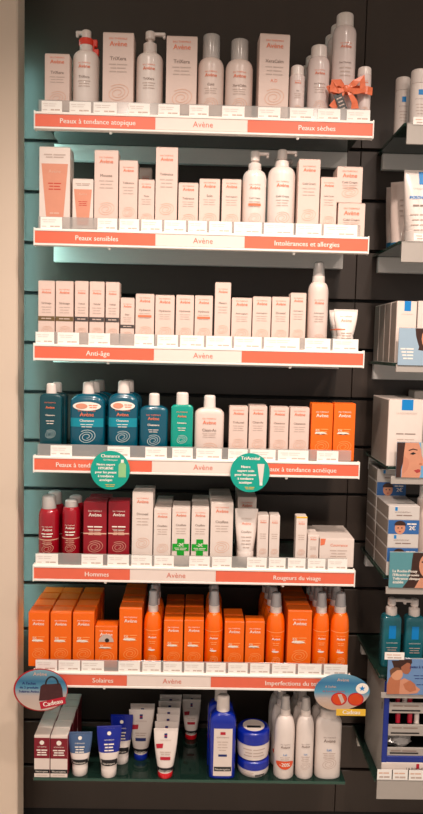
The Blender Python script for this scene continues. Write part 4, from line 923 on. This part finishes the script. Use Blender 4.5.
def face4(pr, q):
    P(pr, q, HAIR, 'printed_hair', [(391.5, 660.4), (411, 660.4), (411, 668), (408, 674), (398, 668), (394, 668)], 1); E(pr, q, mat('printed_shaded_skin', (168, 104, 76), .4, noise=.1), 'printed_mother_face', 406, 667.5, 5, 6.5, 2); P(pr, q, HAIR, 'printed_fringe', [(399, 655), (412, 655), (412, 663.5), (407, 662.5), (402, 666), (399, 668)], 3)
    P(pr, q, SKIN2, 'printed_shoulder', [(386.5, 694), (386, 684), (389, 678), (393, 674), (399, 676), (402, 682), (403, 694)], 2); E(pr, q, mat('printed_baby_skin', (220, 158, 122), .4, noise=.08), 'printed_baby_head', 396.8, 674, 6, 6, 3); P(pr, q, mat('printed_light_hair', (120, 78, 54), .4, noise=.2), 'printed_baby_hair', [(390.4, 676), (389.6, 670), (393, 667.4), (398, 667.2), (402, 669.6), (397, 670), (392.6, 673)], 4)
    P(pr, q, SKIN, 'printed_arm', [(399, 694), (400, 680), (404, 678), (411, 681), (417, 687), (420, 689), (417, 693), (408, 694)], 4); P(pr, q, SKIN2, 'printed_hand', [(403, 684), (410, 680), (415, 684), (416, 690), (410, 692), (405, 689)], 5)
    X, Z = q(417, 668); pr.text('peau à tout', X+.006, Z, .05, T_NVY, k=4, bold=.0003)
    X, Z = q(421, 676); pr.bars(X, Z, .04, 2, .008, T_NVY, .002); X, Z = q(422, 685); pr.bars(X, Z, .03, 1, .008, T_NVY, .002)
card(386.4, 446, 659.6, 694.2, 'blue photo card of a mother holding a baby', mat('printed_mid_blue', (112, 146, 190), .35, noise=.06), face4)

# lowest level: blue make-up display stand with its trays
zd = ZR[6]+.0003; DX0 = .945; DX1 = 1.36; D0, D1 = .006, .20
zt7 = .664
ds = thing('display_stand', 'blue framed make-up display stand with grey label trays', 'display', (DX0, D0, zd)); dh = zt7-zd; dw = DX1-DX0; dd = D1-D0
part('side_panel', cbox(0, .004, .004, dd, 0, dh, .0008), GREYP, ds); part('side_panel', cbox(dw-.004, dw, .004, dd, 0, dh, .0008), GREYP, ds)
part('back_panel', cbox(.004, dw-.004, dd-.004, dd, 0, dh, .0008), BLACK, ds)
part('frame_stile', cbox(0, .014, -.002, .004, 0, dh, .001), FRAMEB, ds); part('frame_stile', cbox(dw-.014, dw, -.002, .004, 0, dh, .001), FRAMEB, ds)
zf = lambda py: U(400, py, D0)[1]-zd
z756, z761 = zf(756), zf(762)
part('frame_bottom', cbox(.014, dw-.014, -.002, .004, z761, z756, .001), FRAMEB, ds)
bs = part('base_sign', cbox(.0, dw, -.003, .006, max(0.0005, zf(769.5)), z761-.0004, .0008), CARTON2, ds)
pb = Print(bs, lambda x, z: -.003, .0003); pb.rect(.095, .103, zf(768), zf(763), T_CRM, 'emblem', 1, 2); pb.text('LA ROCHE-POSAY', .108, zf(769.2), .08, T_BLK); pb.done()
LIPR = mat('lipstick_red', (196, 22, 52), .3, coat=.4, noise=.03)
for i, (ya, yb, yc) in enumerate(((703, 713.5, 696), (725, 736, 713.5), (748, 756, 735))):
    zt, zb_ = zf(ya), zf(yb)
    tr = part('tray', cbox(.0145, dw-.0145, .006, dd-.006, zb_, zb_+.003, .0005), BLACK, ds)
    fr = part('tray_front', cbox(.0145, dw-.0145, .001, .0055, zb_, zt, .0008), GREYP, ds)
    pf = Print(fr, lambda x, z: .001, .0003); pf.bars(.06, zt-.010, .07, 1, .01, T_GRY, .003); pf.rect(.022, .10, zb_+.006, zb_+.010, T_BLK, 'label_line', 2, 3); pf.done()
    if i < 2:
        for j, (px, c) in enumerate([(((387, 400, 412), (388, 400, 412))[i][k], LIPR) for k in range(3)]+[(((407, 417, 424)[0] if i == 0 else 419), WPLAST)]):
            X = U(px, yc, D0)[0]
            for_lab = ('upper', 'lower')[i]
            l = thing('lipstick', f'{ORD[j]} red make-up stick on the {for_lab} tray of the blue display' if c is LIPR else f'white make-up stick on the {for_lab} tray of the blue display', 'lipstick', (X, D0+.018, zd+zb_+.0032), group='make-up sticks')
            hl = zf(yc)-zb_-.004
            part('case', loft(rnd([(0, .0075), (.001, .008), (hl*.45, .008)]), 16), BLACK if c is LIPR else GREYP, l, True)
            part('cap', loft(rnd([(hl*.45, .0068), (hl-.002, .0066), (hl, .0056)]), 16), c, l, True)
bg = thing('plastic_bag', 'crumpled clear plastic bag on the bottom display tray', 'bag', (DX0+.055, D0+.045, zd+zf(756)+.0034))
mb = MB(); import random; random.seed(4); nu, nv = 18, 10
for a in range(nv):
    for c in range(nu):
        th = 2*math.pi*c/nu; s = math.sin(math.pi*(a+.4)/(nv-.2)); r1 = random.uniform(.82, 1.12)
        mb.v.append((.038*s*math.cos(th)*r1*1.05, .03*s*math.sin(th)*r1, max(0, .019-.019*math.cos(math.pi*(a+.4)/(nv-.2))*r1)*1.35))
for a in range(nv-1):
    for c in range(nu): mb.f.append((a*nu+c, a*nu+(c+1) % nu, (a+1)*nu+(c+1) % nu, (a+1)*nu+c))
mb.f.append(tuple(range(nu))[::-1]); mb.f.append(tuple(range((nv-1)*nu, nv*nu)))
part('bag_film', mb, CLEARC, bg)
